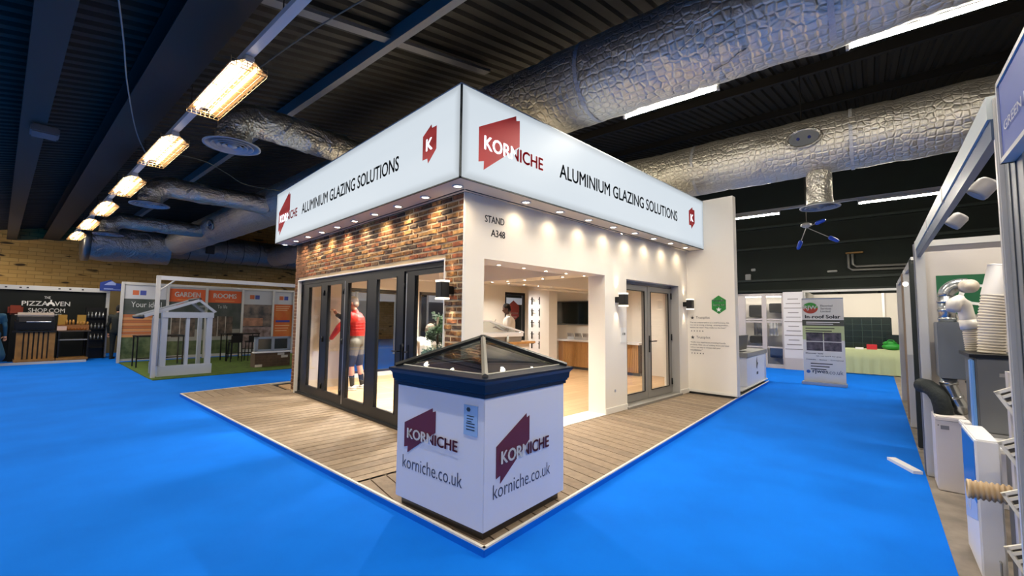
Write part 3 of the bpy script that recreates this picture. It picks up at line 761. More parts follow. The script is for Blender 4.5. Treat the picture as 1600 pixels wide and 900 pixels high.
# ---- folding doors
d1_ = struct('door_1', B().box(.40, .48, Y0, Y0+.05, .05, DH-.01).box(.40, .48, Y1-.05, Y1, .05, DH-.01).box(.40, .48, Y0, Y1, DH-.07, DH-.004).box(.36, .50, Y0-.01, Y1+.01, .048, .075).box(.40, .48, Y0, Y1, .075, .10), CHAR)
leafs = [(5.37, 4.32, 5.05, 4.45), (4.32, 3.48, 4.2, 3.60), (3.48, 2.54, 3.34, 2.68), (2.54, 1.66, 2.41, 1.83), (1.66, .75, 1.44, .79)]
for i, (ya, yb, ga, gb) in enumerate(leafs):
    z0, z1 = .10, DH-.07; g0, g1 = .22, DH-.125
    xo = .415-(.02 if i in (2, 3) else 0)
    f = B().box(xo, xo+.06, ya, ga, z0, z1).box(xo, xo+.06, gb, yb, z0, z1).box(xo, xo+.06, gb, ga, z0, g0).box(xo, xo+.06, gb, ga, g1, z1)
    lf = part('door_leaf', f, CHAR, d1_)
    part('pane', B().box(xo+.022, xo+.034, gb, ga, g0, g1), GLASS, (d1_, lf))
    bead = B()
    for (a0, a1, b0, b1) in ((gb, gb+.012, g0, g1), (ga-.012, ga, g0, g1), (gb, ga, g0, g0+.012), (gb, ga, g1-.012, g1)): bead.box(xo-.004, xo+.02, a0, a1, b0, b1)
    part('glazing_bead', bead, mat('bead_dark', '#11151b', .3, .2), (d1_, lf))
    if i in (2, 4):
        part('edge_strip', B().box(xo-.004, xo+.0, ya-.05, ya-.03, .12, DH-.1), ALU, (d1_, lf))
        part('edge_strip', B().box(xo-.004, xo+.0, ya+.02, ya+.035, .12, DH-.1), ALU, (d1_, lf)) if i == 4 else None
    if i in (3, 4):
        yy = yb+.05 if i == 3 else ya-.1
        h = B().box(xo-.008, xo, yy-.016, yy+.016, .92, 1.14).tube([(xo, yy, 1.05), (xo-.05, yy, 1.05), (xo-.055, yy+(.12 if i == 3 else -.1), 1.05)], .009, 8)
        part('lever_handle', h, BLACK, (d1_, lf), label='black lever handle')
    for zz in (.3, 1.1, 1.9):
        part('hinge', B().tube([(xo-.012, ya-.0, zz-.045), (xo-.012, ya-.0, zz+.045)], .012, 8), BLACK, (d1_, lf), True) if i != 3 else None

# ---- white wall (right front) with portal and glazed doors
PX0, PX1, PH = .64, 3.11, 2.17; FX0, FX1, FH = 3.74, 5.70, 2.155; WT = .66
w = B()
w.box(.38, PX0, WX, WT, .05, ZB).box(WX, .38, WX, WX+.012, .05, ZB).box(PX1, FX0, WX, WT, .05, ZB).box(FX1, 6.1, WX, WT, .05, ZB)
w.box(PX0, PX1, WX, WT, PH, ZB).box(FX0, FX1, WX, WT, FH, ZB)
wr = struct('wall_right', w, CREAM)
part('threshold', B().box(PX0, PX1, WX-.01, WT+.02, .045, .058), WHITE, wr)
for a, b_ in ((PX1, FX0), (FX1, 6.1)):
    struct('baseboard_right', B().bbox(a, b_, WX-.016, WX, .05, .14, .004), WHITE)
part('lettering', B().text('STAND', .31, .085, face((.64, WX, 2.595), '-y', .002), .02).text('A348', .23, .085, face((.735, WX, 2.44), '-y', .002), .02), mat('ink_grey', '#3a3e40', .6), wr)
part('socket', B().bbox(3.36, 3.4, WX-.006, WX, .36, .4, .003), ALU, wr)
part('notice', B().box(3.55, 3.72, WX-.006, WX, 1.12, 1.36), mat('notice_white', '#eceae4', .5), wr, label='small white notice')
part('lettering', B().text('A348', .1, .04, face((3.585, WX, 1.24), '-y', .008), .01), INK, wr)
fgrey = mat('door_grey', '#8f8b84', .45, .1)
d2_ = struct('door_2', B().box(FX0, FX0+.05, .50, .57, .06, FH).box(FX1-.05, FX1, .50, .57, .06, FH).box(FX0, FX1, .50, .57, FH-.05, FH).box(FX0-.02, FX1+.02, .30, .60, .05, .085), fgrey)
for i, (xa, xb) in enumerate(((FX0+.05, 4.70), (4.72, FX1-.05))):
    z0, z1, s = .09, FH-.06, .10
    f = B().box(xa, xa+s, .49, .55, z0, z1).box(xb-s, xb, .49, .55, z0, z1).box(xa+s, xb-s, .49, .55, z0, z0+.13).box(xa+s, xb-s, .49, .55, z1-.09, z1)
    lf = part('door_leaf', f, fgrey, d2_)
    part('pane', B().box(xa+s, xb-s, .515, .527, z0+.13, z1-.09), GLASS, (d2_, lf))
    bd = B()
    for (a0, a1, b0, b1) in ((xa+s, xa+s+.012, z0+.13, z1-.09), (xb-s-.012, xb-s, z0+.13, z1-.09), (xa+s, xb-s, z0+.13, z0+.142), (xa+s, xb-s, z1-.102, z1-.09)): bd.box(a0, a1, .482, .5, b0, b1)
    part('glazing_bead', bd, BLACK, (d2_, lf))
    if i == 1:
        part('lever_handle', B().box(xa+.03, xa+.06, .478, .49, .9, 1.2).tube([(xa+.045, .49, 1.1), (xa+.045, .43, 1.1), (xa+.2, .425, 1.1)], .01, 8), BLACK, (d2_, lf), label='black lever handle')
    for zz in (.3, 1.15, 1.95): part('hinge', B().tube([((xa if i == 0 else xb), .478, zz-.06), ((xa if i == 0 else xb), .478, zz+.06)], .014, 8), BLACK, (d2_, lf), True)
part('wall_lining', B().box(FX0, FX0+.004, WX-.002, .498, .06, FH).box(FX1-.004, FX1, WX-.002, .498, .06, FH), mat('reveal_grey', '#a7a49f', .6), wr)
# ---- tall end wall
TX0, TX1, TY = 6.1, 6.26, -.555
tw = struct('wall_end', B().box(TX0, TX1, TY, .66, .075, 3.87), CREAM)
part('plinth', B().box(TX0+.02, TX1-.01, TY+.02, .3, .05, .078), DGREY, tw)
struct('baseboard_end', B().bbox(TX0-.012, TX0, TY, WX, .078, .13, .004), WHITE)
hexm = face((TX0, -.262, 1.79), '-x', .002)
part('hexagon_badge', B().prism([(.155*cos(R(90+60*k))*.97, .178*sin(R(90+60*k))) for k in range(6)], 0, .003, hexm), mat('badge_green', '#1f7d33', .5), tw)
bt = B().text('People', .2, .058, hexm @ Matrix.Translation((-.1, .045, .006)), .018).text('love us', .21, .048, hexm @ Matrix.Translation((-.1, -.025, .006)), .018)
bt.prism([((.052 if k % 2 == 0 else .021)*cos(R(90+36*k)), (.052 if k % 2 == 0 else .021)*sin(R(90+36*k))-.095) for k in range(10)], .004, .006, hexm)
part('lettering', bt, PRW, tw)
def star(bb, M, x, y, r): bb.prism([((r if k % 2 == 0 else r*.42)*cos(R(90+36*k))+x, (r if k % 2 == 0 else r*.42)*sin(R(90+36*k))+y) for k in range(10)], 0, .002, M)
dk = mat('ink_dark_grey', '#3d3b38', .6); txm = face((TX0, .30, 0), '-x', .002)
for z, lines in ((1.50, ('“I’ve not ordered before as a small business, this', 'was not as wrong ordering... amazing product...', 'believe me team! They really are the best!”')), (1.11, ('“Really very experience providing friendly', 'products. Nice use as building doors and their', 'colours are easy to choose with your', 'installations.”'))):
    tb = B(); star(tb, txm, .05, z+.035, .04); tb.text('Trustpilot', .27, .062, txm @ Matrix.Translation((.12, z+.005, 0)), .0)
    for k, l in enumerate(lines): tb.text(l, min(.74, .016*len(l)), .032, txm @ Matrix.Translation((.0, z-.075-.05*k, 0)), .008)
    for k in range(5): star(tb, txm, .03+.055*k, z-.075-.05*len(lines), .016)
    part('lettering', tb, dk, tw)

# ---- up-and-down wall lights
wl_lit = mat('lit_wall_lamp', '#fff1da', .4, emit=1.2)
def wall_light(c, d, lab):
    x, y, z = c; dx, dy = d
    t = thing('wall_light', lab, 'light', (x, y, z-.12), False, 'up and down wall lights')
    cx, cy = x+dx*.13, y+dy*.13
    part('bracket', B().box(min(x, x+dx*.08)-(.035 if dy else 0), max(x, x+dx*.08)+(.035 if dy else 0), min(y, y+dy*.08)-(.035 if dx else 0), max(y, y+dy*.08)+(.035 if dx else 0), z-.045, z+.045), BLACK, t)
    part('lamp_body', B().bbox(cx-.055, cx+.055, cy-.055, cy+.055, z-.085, z+.085, .006), mat('lamp_black', '#1a1a1b', .5, .2), t)
    for s in (-1, 1):
        part('lens', B().box(cx-.056, cx+.056, cy-.056, cy+.056, z+s*.085-(.0 if s > 0 else .022), z+s*.085+(.022 if s > 0 else .0)), wl_lit, t)
        lamp('SPOT', (x+dx*.07, y+dy*.07, z+s*.1), (-dx*.18, -dy*.18, s), 9, (1, .82, .6), t, size=.02, angle=50, blend=.8)
wall_light((WX, .56, 1.80), (-1, 0), 'black up and down wall light on the narrow brick pier')
wall_light((3.43, WX, 1.80), (0, -1), 'black up and down wall light left of the glazed doors')
wall_light((5.93, WX, 1.80), (0, -1), 'black up and down wall light right of the glazed doors')

# ---- interior shell
oak = mat('oak_floor', '#c9a67c', .45); nt = oak.node_tree; b_ = nt.nodes['Principled BSDF']
tc = N(nt, 'ShaderNodeTexCoord'); br = N(nt, 'ShaderNodeTexBrick'); br.inputs['Scale'].default_value = 1
for k, v in (('Color1', '#c4a37a'), ('Color2', '#b59168'), ('Mortar', '#86694a')): br.inputs[k].default_value = lin(v)
br.inputs['Brick Width'].default_value = 1.3; br.inputs['Row Height'].default_value = .18; br.inputs['Mortar Size'].default_value = .003
nt.links.new(tc.outputs['Object'], br.inputs['Vector']); nt.links.new(br.outputs['Color'], b_.inputs['Base Color'])
IX, IY = 7.9, 6.55
struct('floor_interior', B().box(.42, IX, WT-.1, IY, .022, .052), oak)
grey_c = mat('bulkhead_grey', '#d9d2c8', .7)
struct('ceiling_interior', B().box(.5, IX+.15, WT, 5.74, 2.52, 2.6).box(1.2, IX+.15, 5.74, IY+.15, 2.52, 2.6), grey_c)
drop = B().box(.5, IX, WT, 1.02, 2.21, 2.52).box(3.02, 3.5, 1.02, 2.86, 2.21, 2.52).box(3.02, IX, 2.86, 3.2, 2.21, 2.52).box(5.4, IX, 3.55, 3.9, 2.21, 2.52)
drop.box(.5, 3.02, 4.6, 4.9, 2.3, 2.52).box(.5, 1.0, 1.02, 4.6, 2.3, 2.52)
struct('trim_7', drop, WHITE)
ORD = 'first second third fourth fifth sixth seventh eighth ninth tenth'.split()
spots = []
for n_, pts_, where in ((5, [(.94+.53*i, .6) for i in range(5)], 'along the lintel beam, front row'), (5, [(1.36+.485*i, .87) for i in range(5)], 'along the lintel beam, second row'),
                        (4, [(3.25, 1.29+.45*i) for i in range(4)], 'along the cross beam going back'), (5, [(3.2+.46*i, 3.03) for i in range(5)], 'along the middle ceiling beam'), (5, [(5.75+.46*i, 3.73) for i in range(5)], 'along the rear ceiling beam')):
    spots += [(x, y, f'round ceiling spotlight, {ORD[i]} {where}') for i, (x, y) in enumerate(pts_)]
spot_lit = mat('lit_spot', '#fff0d8', .4, emit=SPOT_GLOW)
for x, y, lab in spots:
    t = thing('ceiling_spot', lab, 'ceiling spot', (x, y, 2.2), False, 'interior ceiling spots')
    part('bezel', B().lathe([(.03, 0), (.045, 0), (.047, -.007), (.03, -.008)], (x, y, 2.21), 14, closed=False), WHITE2, t, True)
    part('lens', B().lathe([(.032, 0), (.001, 0)], (x, y, 2.206), 12, closed=False), spot_lit, t)
for x, y, lab in ((1.3, 1.9, 'just behind the brick pier'), (1.9, 3.4, 'above the seated man'), (1.7, 4.5, 'above the man in red'), (2.6, 5.6, 'before the first rear window'), (4.6, 5.2, 'before the second rear window'), (6.2, 5.4, 'before the door handle board'), (4.6, 1.9, 'behind the glazed doors'), (6.6, 2.0, 'behind the tall end wall')):
    t = thing('ceiling_spot', 'round spotlight in the flat ceiling '+lab, 'ceiling spot', (x, y, 2.51), False, 'spots in the flat ceiling')
    part('bezel', B().lathe([(.03, 0), (.045, 0), (.047, -.007), (.03, -.008)], (x, y, 2.52), 14, closed=False), WHITE2, t, True)
    part('lens', B().lathe([(.032, 0), (.001, 0)], (x, y, 2.516), 12, closed=False), spot_lit, t)
    lamp('SPOT', (x, y, 2.5), (0, 0, -1), 420 if x < 3 else 135, (1, .95, .87), t, size=.06, angle=150, blend=.8)
# back wall (y = 6.55) with three windows, wall to the right with a screen
wins = [(1.62, 3.32, .14, 2.17), (3.78, 5.6, .14, 2.17), (6.95, 7.88, .75, 2.32)]
w = B(); x = 1.3
for a, b2, z0, z1 in wins:
    w.box(x, a, IY, IY+.15, .05, 2.6).box(a, b2, IY, IY+.15, .02, z0).box(a, b2, IY, IY+.15, z1, 2.6); x = b2
w.box(x, IX+.15, IY, IY+.15, .05, 2.6)
struct('wall_back', w, CREAM)
struct('wall_far', B().box(IX, IX+.15, .5, IY, .05, 2.6), CREAM)
struct('wall_inner_left', B().box(.5, 1.3, 5.64, 5.74, .05, 2.6).box(1.2, 1.3, 5.74, IY, .05, 2.6), CREAM)
struct('wall_rear', B().box(6.26, IX+.15, WX, .5, .05, 2.6), CREAM)
for i, (a, b2, z0, z1) in enumerate(wins):
    f = B(); m = CHAR if i != 1 else mat('window_grey', '#4a4a4a', .5)
    f.box(a, a+.06, IY+.0, IY+.08, z0, z1).box(b2-.06, b2, IY, IY+.08, z0, z1).box(a, b2, IY, IY+.08, z0, z0+.06).box(a, b2, IY, IY+.08, z1-.08, z1)
    wn = struct(f'window_{i+1}', f, m)
    part('pane', B().box(a+.06, b2-.06, IY+.03, IY+.04, z0+.06, z1-.08), GLASS, wn)
    if i == 0: part('mullion', B().box(2.44, 2.50, IY, IY+.08, z0, z1), m, wn)
struct('baseboard_back', B().box(1.2, IX, IY-.015, IY, .05, .15), WHITE)
# red decal on the third window
wn = [o for o in COL.objects if o.name.startswith('window_3')][0]
tt = Thing(wn, (0, 0, 0), False)
part('decal', B().prism([(.3*cos(R(90+60*k)), .34*sin(R(90+60*k))) for k in range(6)], 0, .003, face((7.33, IY-.0, 1.72), '-y', .003)), mat('decal_maroon', '#7c2f30', .5), tt, label='maroon hexagonal decal')
part('lettering', B().text('Aluminium', .42, .07, face((7.33, IY, 1.62), '-y', .009), .02, 'c').text('is best', .3, .07, face((7.33, IY, 1.50), '-y', .009), .02, 'c'), PRW, tt)

# ================================================================ FOREGROUND DISPLAY COUNTER (turned with the platform edge)
def rotM(c, a): return Matrix.Translation(c) @ Matrix.Rotation(a, 4, 'Z')
CA = R(5.3); CS = .945
CC = Vector((-.675, -1.181, 0))+Vector((cos(CA)-sin(CA), sin(CA)+cos(CA), 0))*CS/2
CMx = rotM(CC, CA)
cnt = thing('display_counter', 'white cube display counter with red emblem topped by a glass roof lantern', 'counter', (CC.x, CC.y, .05))
h = CS/2
part('plinth', B().box(-h+.035, h-.035, -h+.035, h-.035, .05, .125, M=CMx), mat('plinth_metal', '#4a443e', .3, .6), cnt)
part('body', B().bbox(-h, h, -h, h, .112, .972, .004, M=CMx), mat('counter_white', '#d3d6e2', .45), cnt)
kerb = B(); o = .035
kerb.box(-h-.012, h+.012, -h-.012, h+.012, .968, .99, M=CMx)
def ring(bb, prof, M):     # square ring swept through (offset, z) profile
    n_ = len(prof); vs = [(sx*(h+a), sy*(h+a), z) for a, z in prof for sx, sy in ((-1, -1), (1, -1), (1, 1), (-1, 1))]
    fs = [(i*4+k, i*4+(k+1) % 4, (i+1)*4+(k+1) % 4, (i+1)*4+k) for i in range(n_-1) for k in range(4)]
    bb.add(vs, fs, 0, M)
ring(kerb, [(-.06, .99), (.012, .99), (.02, .995), (.022, 1.008), (.03, 1.012), (.036, 1.06), (.055, 1.085), (.055, 1.10), (-.012, 1.118), (-.03, 1.10), (-.06, .99)], CMx)
part('lantern_kerb', kerb, mat('kerb_anthracite', '#101c2e', .35, .25), cnt)
APX = 1.329; e = h-.0; ez = 1.112
cor = [(-e, -e), (e, -e), (e, e), (-e, e)]
part('upstand', B().box(-e+.05, e-.05, -e+.05, e-.05, .975, .985, M=CMx), mat('pale_inside', '#dfe3e6', .5), cnt)
for k in range(4):
    a, b2 = cor[k], cor[(k+1) % 4]; q = .97
    tri = [Vector((a[0]*q, a[1]*q, ez+.006)), Vector((b2[0]*q, b2[1]*q, ez+.006)), Vector((0, 0, APX-.004))]
    nrm = (tri[1]-tri[0]).cross(tri[2]-tri[0]).normalized()
    vs = [CMx @ p for p in tri]+[CMx @ (p-nrm*.018) for p in tri]
    part('pane', B().add([v[:] for v in vs], [(0, 1, 2), (5, 4, 3), (0, 3, 4, 1), (1, 4, 5, 2), (2, 5, 3, 0)]), GLASS2, cnt)
    st = B(); ins = [tri[0].lerp((tri[0]+tri[1]+tri[2])/3, .035), tri[1].lerp((tri[0]+tri[1]+tri[2])/3, .035), tri[2].lerp((tri[0]+tri[1]+tri[2])/3, .035)]
    st.tube([CMx @ p for p in (ins[0], ins[1], ins[2], ins[0])], .0065, 6); part('glazing_seal', st, mat('seal_grey', '#b5b3a8', .6), cnt)
    bb = B(); bb.tube([CMx @ Vector((a[0]*1.03, a[1]*1.03, ez)), CMx @ Vector((0, 0, APX+.012))], [.024, .021], 6); part('hip_bar', bb, mat('hip_bar', '#7c7a72', .4, .4) if k == 0 else mat('hip_bar_dark', '#20211f', .4, .3), cnt)
part('apex_cap', B().lathe([(.045, .0), (.04, .018), (.02, .03), (.002, .032)], (CC.x, CC.y, APX), 12), mat('hip_bar_dark', '#20211f', .4, .3), cnt, True)
for d, name in (('-x', 'l'), ('-y', 'r')):
    if d == '-x': M = CMx @ face((-h, .40*CS-.005, .485), '-x', .0015)
    else: M = CMx @ face((-h+.125*CS, -h, .405), '-y', .0015)
    put_logo(cnt, M, .50 if d == '-x' else .57, MAROON, PRW, sx=.60)
    if d == '-x': M2 = CMx @ face((-h, .41*CS, .345), '-x', .002)
    else: M2 = CMx @ face((-h+.095*CS, -h, .295), '-y', .002)
    part('lettering', B().text('korniche.co.uk', .66 if d == '-x' else .66, .095, M2, -.004), mat('ink_counter', '#3c3f55', .5), cnt)
M = CMx @ face((-h, -.30*CS, .71), '-x', .001)
part('notice_plaque', B().box(0, .13, 0, .2, 0, .004, M=M), mat('plaque_blue', '#8fb0d8', .35), cnt, label='small pale blue acrylic notice')
pb = B(); pb.prism([(.045+.02*cos(k*1.05), .17+.016*sin(k*1.05)) for k in range(6)], .004, .005, M)
for k in range(3): pb.box(.03, .1-.012*k, .125-.018*k, .131-.018*k, .004, .005, M=M)
for k in range(3): pb.box(.025, .105, .075-.02*k, .082-.02*k, .004, .005, M=M)
part('print', pb, INK, cnt)

# ================================================================ PEOPLE
def person(name, label, org, rot, J, seg, cols, hair=None, hair_style='cap', H=False, extra=None, face_ang=0, glance=0, vox=.013, skin='#c99478'):
    """J joints (local, +x is ahead, +y is the figure's left); seg = (joint, joint, r0, r1, colour key)"""
    t = thing(name, label, 'person', org, H)
    mr_ = Matrix.Translation(t.org) @ Matrix.Rotation(rot, 4, 'Z')
    src = B()
    for a, b2, r0, r1, k in seg:
        pa, pb_ = Vector(J[a]), Vector(J[b2]); n_ = 6
        src.tube([pa.lerp(pb_, i/n_) for i in range(n_+1)], [r0+(r1-r0)*i/n_ for i in range(n_+1)], 12)
        src.ell(pa, r0*.99, 12, 8); src.ell(pb_, r1*.99, 12, 8)
    hd = Vector(J['head'])
    Hm = Matrix.Translation(hd) @ Matrix.Rotation(glance, 4, 'Y')
    hv = B(); hv.ell((0, 0, .02), (.098, .078, .112), 16, 12); hv.ell((.03, 0, -.045), (.066, .056, .07), 12, 8); hv.ell((.102, 0, -.012), (.018, .014, .026), 8, 6)
    for s in (-1, 1): hv.ell((-.005, s*.08, -.005), (.022, .012, .034), 8, 6)
    src.add([(Hm @ Vector(p))[:] for p in hv.v], hv.f)
    if extra: extra(src, J)
    me = bpy.data.meshes.new('body_src'); me.from_pydata(src.v, [], src.f)
    ob = bpy.data.objects.new('body_src', me); COL.objects.link(ob)
    md = ob.modifiers.new('r', 'REMESH'); md.mode = 'VOXEL'; md.voxel_size = vox
    sm_ = ob.modifiers.new('s', 'SMOOTH'); sm_.factor = .5; sm_.iterations = 3
    dg = bpy.context.evaluated_depsgraph_get(); dg.update(); me2 = bpy.data.meshes.new_from_object(ob.evaluated_get(dg))
    bpy.data.objects.remove(ob); bpy.data.meshes.remove(me)
    keys = list(cols); mats_ = [cols[k] for k in keys]
    sg = [(Vector(J[a]), Vector(J[b2]), r0, r1, keys.index(k)) for a, b2, r0, r1, k in seg]
    hk = keys.index('skin')
    for p in me2.polygons:
        c = p.center; best = 9; bi = 0
        for a, b2, r0, r1, k in sg:
            ab = b2-a; u = max(0, min(1, (c-a).dot(ab)/max(1e-9, ab.length_squared))); dd = (c-(a+ab*u)).length-(r0+(r1-r0)*u)
            if dd < best: best = dd; bi = k
        if (c-hd).length < .135 and c.z > hd.z-.10: bi = hk
        p.material_index = bi; p.use_smooth = True
    for v in me2.vertices: v.co = Matrix.Rotation(rot, 4, 'Z') @ v.co
    for mm in mats_: me2.materials.append(mm)
    me2.name = 'body'
    o = bpy.data.objects.new('body', me2); COL.objects.link(o); o.parent = t.root
    W = mr_ @ Hm
    ey = B()
    for s in (-1, 1): ey.ell((.084, s*.032, .018), (.012, .015, .009), 8, 6, M=W)
    part('eyes', ey, mat('eye_dark', '#2a211c', .3), t, True)
    part('mouth', B().ell((.083, 0, -.062), (.012, .026, .006), 10, 6, M=W), mat('lips', '#8d4a40', .5), t, True)
    if hair:
        hb = B()
        for dx, dz, rx, ry, rz in ((-.02, .05, .102, .088, .098), (-.05, .0, .065, .082, .09)):
            hb.ell((dx, 0, dz), (rx, ry, rz), 18, 12, M=W)
        rnd = random.Random(3); hb.v = [tuple(Vector(p)+Vector((rnd.uniform(-1, 1), rnd.uniform(-1, 1), rnd.uniform(-1, 1)))*.004) for p in hb.v]
        part('hair', hb, hair, t, True)
    return t, mr_
def hand(t, mr_, wrist, d, up, m, curl=.5, side=1, name='hand'):
    """palm with four unequal bent fingers and a thumb"""
    d = Vector(d).normalized(); up = Vector(up); up = (up-d*up.dot(d)).normalized(); s = d.cross(up)*side; w = Vector(wrist)
    bb = B(); bb.tube([w, w+d*.04, w+d*.085], [.024, .034, .03], 10); 
    for i, L in enumerate((.068, .078, .072, .056)):
        b0 = w+d*.08+s*(.027-.018*i); p = [b0]; dir_ = d.copy()
        for q in range(3): dir_ = (dir_-up*curl*.45).normalized(); p.append(p[-1]+dir_*L/3)
        bb.tube([mr_ @ x if False else x for x in p], [.0095, .009, .008, .006], 7)
    p0 = w+d*.035+s*.03; bb.tube([p0, p0+(d*.5+s*.8)*.035, p0+(d*.9+s*.75-up*.3)*.065], [.013, .011, .007], 7)
    bb.v = [(mr_ @ Vector(p))[:] for p in bb.v]
    part(name, bb, m, t, True)
def shoes(t, mr_, feet, m, sole=None):
    for (x, y, yaw) in feet:
        M = mr_ @ Matrix.Translation((x, y, 0)) @ Matrix.Rotation(yaw, 4, 'Z'); bb = B()
        bb.ell((.02, 0, .045), (.075, .045, .05), 12, 8, M=M); bb.ell((.12, 0, .035), (.085, .046, .036), 12, 8, M=M); bb.prism([(-.055, -.03), (.0, -.042), (.12, -.05), (.19, -.03), (.205, 0), (.19, .03), (.12, .05), (0, .042), (-.055, .03)], 0, .022, M)
        part('shoe', bb, m, t, True)
skin_l = mat('skin_light', '#c48d70', .55); skin_d = mat('skin_dark', '#4a2c1e', .5)
red_j = mat('jacket_red', '#c2241c', .55, bump=.5, bscale=9); gr_j = mat('jacket_grey', '#3b3636', .6); khaki = mat('shorts_grey', '#5c5950', .8); blk = mat('cloth_black', '#141414', .8); sock = mat('sock_black', '#0f0f10', .9)
# man in a red jacket holding a door sample, facing the left-hand wall
J = dict(pelvis=(0, 0, .95), waist=(.0, 0, 1.1), chest=(.03, 0, 1.36), neck=(.05, 0, 1.52), headb=(.08, 0, 1.60), head=(.10, 0, 1.70),
         shL=(.05, .2, 1.44), elL=(.26, .27, 1.22), wrL=(.44, .16, 1.02), shR=(.05, -.2, 1.44), elR=(.27, -.27, 1.33), wrR=(.47, -.16, 1.47),
         hipL=(.0, .1, .92), knL=(.06, .11, .52), mdL=(.04, .11, .30), anL=(.02, .11, .09), hipR=(0, -.1, .92), knR=(-.02, -.12, .52), mdR=(-.06, -.12, .3), anR=(-.09, -.12, .09), mtL=(.04, .105, .66), mtR=(-.01, -.115, .66))
seg = [('pelvis', 'waist', .145, .15, 'short'), ('waist', 'chest', .155, .175, 'red'), ('chest', 'neck', .15, .075, 'red'), ('neck', 'headb', .055, .055, 'skin'),
       ('chest', 'shL', .13, .095, 'red'), ('chest', 'shR', .13, .095, 'red'), ('shL', 'elL', .085, .066, 'red'), ('elL', 'wrL', .064, .045, 'red'), ('shR', 'elR', .085, .066, 'red'), ('elR', 'wrR', .064, .045, 'grey'),
       ('pelvis', 'hipL', .13, .115, 'short'), ('pelvis', 'hipR', .13, .115, 'short'), ('hipL', 'mtL', .115, .095, 'short'), ('hipR', 'mtR', .115, .095, 'short'), ('mtL', 'knL', .1, .085, 'black'), ('mtR', 'knR', .1, .085, 'black'),
       ('knL', 'mdL', .056, .058, 'skin'), ('knR', 'mdR', .056, .058, 'skin'), ('mdL', 'anL', .056, .044, 'sock'), ('mdR', 'anR', .056, .044, 'sock')]
t, M_ = person('person', 'man in a red jacket and shorts with grey hair behind the folding doors', (1.36, 5.02, .052), R(135), J, seg, dict(skin=skin_l, red=red_j, grey=gr_j, short=khaki, black=blk, sock=sock), mat('hair_grey', '#b9b0a5', .8), glance=.35)
hand(t, M_, (.48, -.15, 1.49), (.5, .2, .8), (-.8, 0, .4), skin_l, .7, 1); hand(t, M_, (.46, .15, 1.0), (.9, -.2, .1), (0, 0, 1), skin_l, .6, -1)
shoes(t, M_, ((-.01, .11, .1), (-.12, -.12, -.15)), mat('shoe_white', '#d8d5d0', .5))
collar = B().tube([M_ @ Vector((.06+.085*cos(a), .085*sin(a), 1.50+.02*cos(a))) for a in [2*pi*k/12 for k in range(13)]], .02, 8, False); part('collar', collar, mat('collar_dark', '#27212a', .7), t, True)
quilt = B()
for z in (1.14, 1.2, 1.26, 1.32): quilt.tube([M_ @ Vector((.02+(.172)*cos(a), .172*sin(a), z)) for a in [2*pi*k/20 for k in range(21)]], .006, 5, False)
part('quilting', quilt, mat('seam_red', '#8f1913', .7), t, kind='stuff')
solo('door_sample', B().bbox(.93, .975, 5.38, 5.62, .99, 1.60, .004).tube([(.93, 5.45, 1.2), (.90, 5.45, 1.2), (.90, 5.56, 1.2)], .008), mat('sample_grey', '#8f8a84', .5), 'small grey sample panel held up by the man in red', 'sample', (.95, 5.5, .99))
# man in a white polo shirt looking at his phone behind the timber counter
J2 = dict(pelvis=(0, 0, .93), waist=(0, 0, 1.06), chest=(.02, 0, 1.33), neck=(.03, 0, 1.5), headb=(.06, 0, 1.58), head=(.085, 0, 1.665),
          shL=(.03, .195, 1.41), elL=(.08, .25, 1.13), wrL=(.30, .14, 1.18), shR=(.03, -.195, 1.41), elR=(.09, -.25, 1.13), wrR=(.31, -.10, 1.2), slL=(.055, .222, 1.27), slR=(.055, -.222, 1.27),
          hipL=(0, .1, .9), knL=(.03, .11, .5), anL=(0, .11, .08), hipR=(0, -.1, .9), knR=(.02, -.11, .5), anR=(-.03, -.11, .08))
seg2 = [('pelvis', 'waist', .14, .145, 'shirt'), ('waist', 'chest', .145, .165, 'shirt'), ('chest', 'neck', .14, .07, 'shirt'), ('neck', 'headb', .056, .056, 'skin'), ('chest', 'shL', .12, .085, 'shirt'), ('chest', 'shR', .12, .085, 'shirt'),
        ('shL', 'slL', .078, .072, 'shirt'), ('slL', 'elL', .05, .044, 'skin'), ('elL', 'wrL', .044, .03, 'skin'), ('shR', 'slR', .078, .072, 'shirt'), ('slR', 'elR', .05, .044, 'skin'), ('elR', 'wrR', .044, .03, 'skin'),
        ('pelvis', 'hipL', .125, .11, 'trouser'), ('pelvis', 'hipR', .125, .11, 'trouser'), ('hipL', 'knL', .1, .068, 'trouser'), ('knL', 'anL', .068, .05, 'trouser'), ('hipR', 'knR', .1, .068, 'trouser'), ('knR', 'anR', .068, .05, 'trouser')]
t, M_ = person('person', 'man with short dark hair in a white shirt looking at a phone', (5.2, 4.55, .052), R(140), J2, seg2, dict(skin=skin_d, shirt=mat('shirt_white', '#d9d4cb', .8), trouser=blk), mat('hair_black', '#15100e', .9), glance=.3)
hand(t, M_, (.31, -.09, 1.21), (.5, .3, .75), (-.8, 0, .5), skin_d, .8, 1); hand(t, M_, (.30, .13, 1.19), (.8, -.5, .3), (0, 0, 1), skin_d, .9, -1)
shoes(t, M_, ((0, .11, .1), (-.03, -.11, -.1)), blk)
pm = M_ @ Matrix.Translation((.385, -.06, 1.335)) @ Matrix.Rotation(R(-25), 4, 'Y')
solo('phone', B().bbox(-.006, .006, -.038, .038, -.078, .078, .004, M=pm), mat('phone_grey', '#8a8781', .3), 'phone held up by the man in the white shirt', 'phone', (pm.translation.x, pm.translation.y, pm.translation.z-.08))
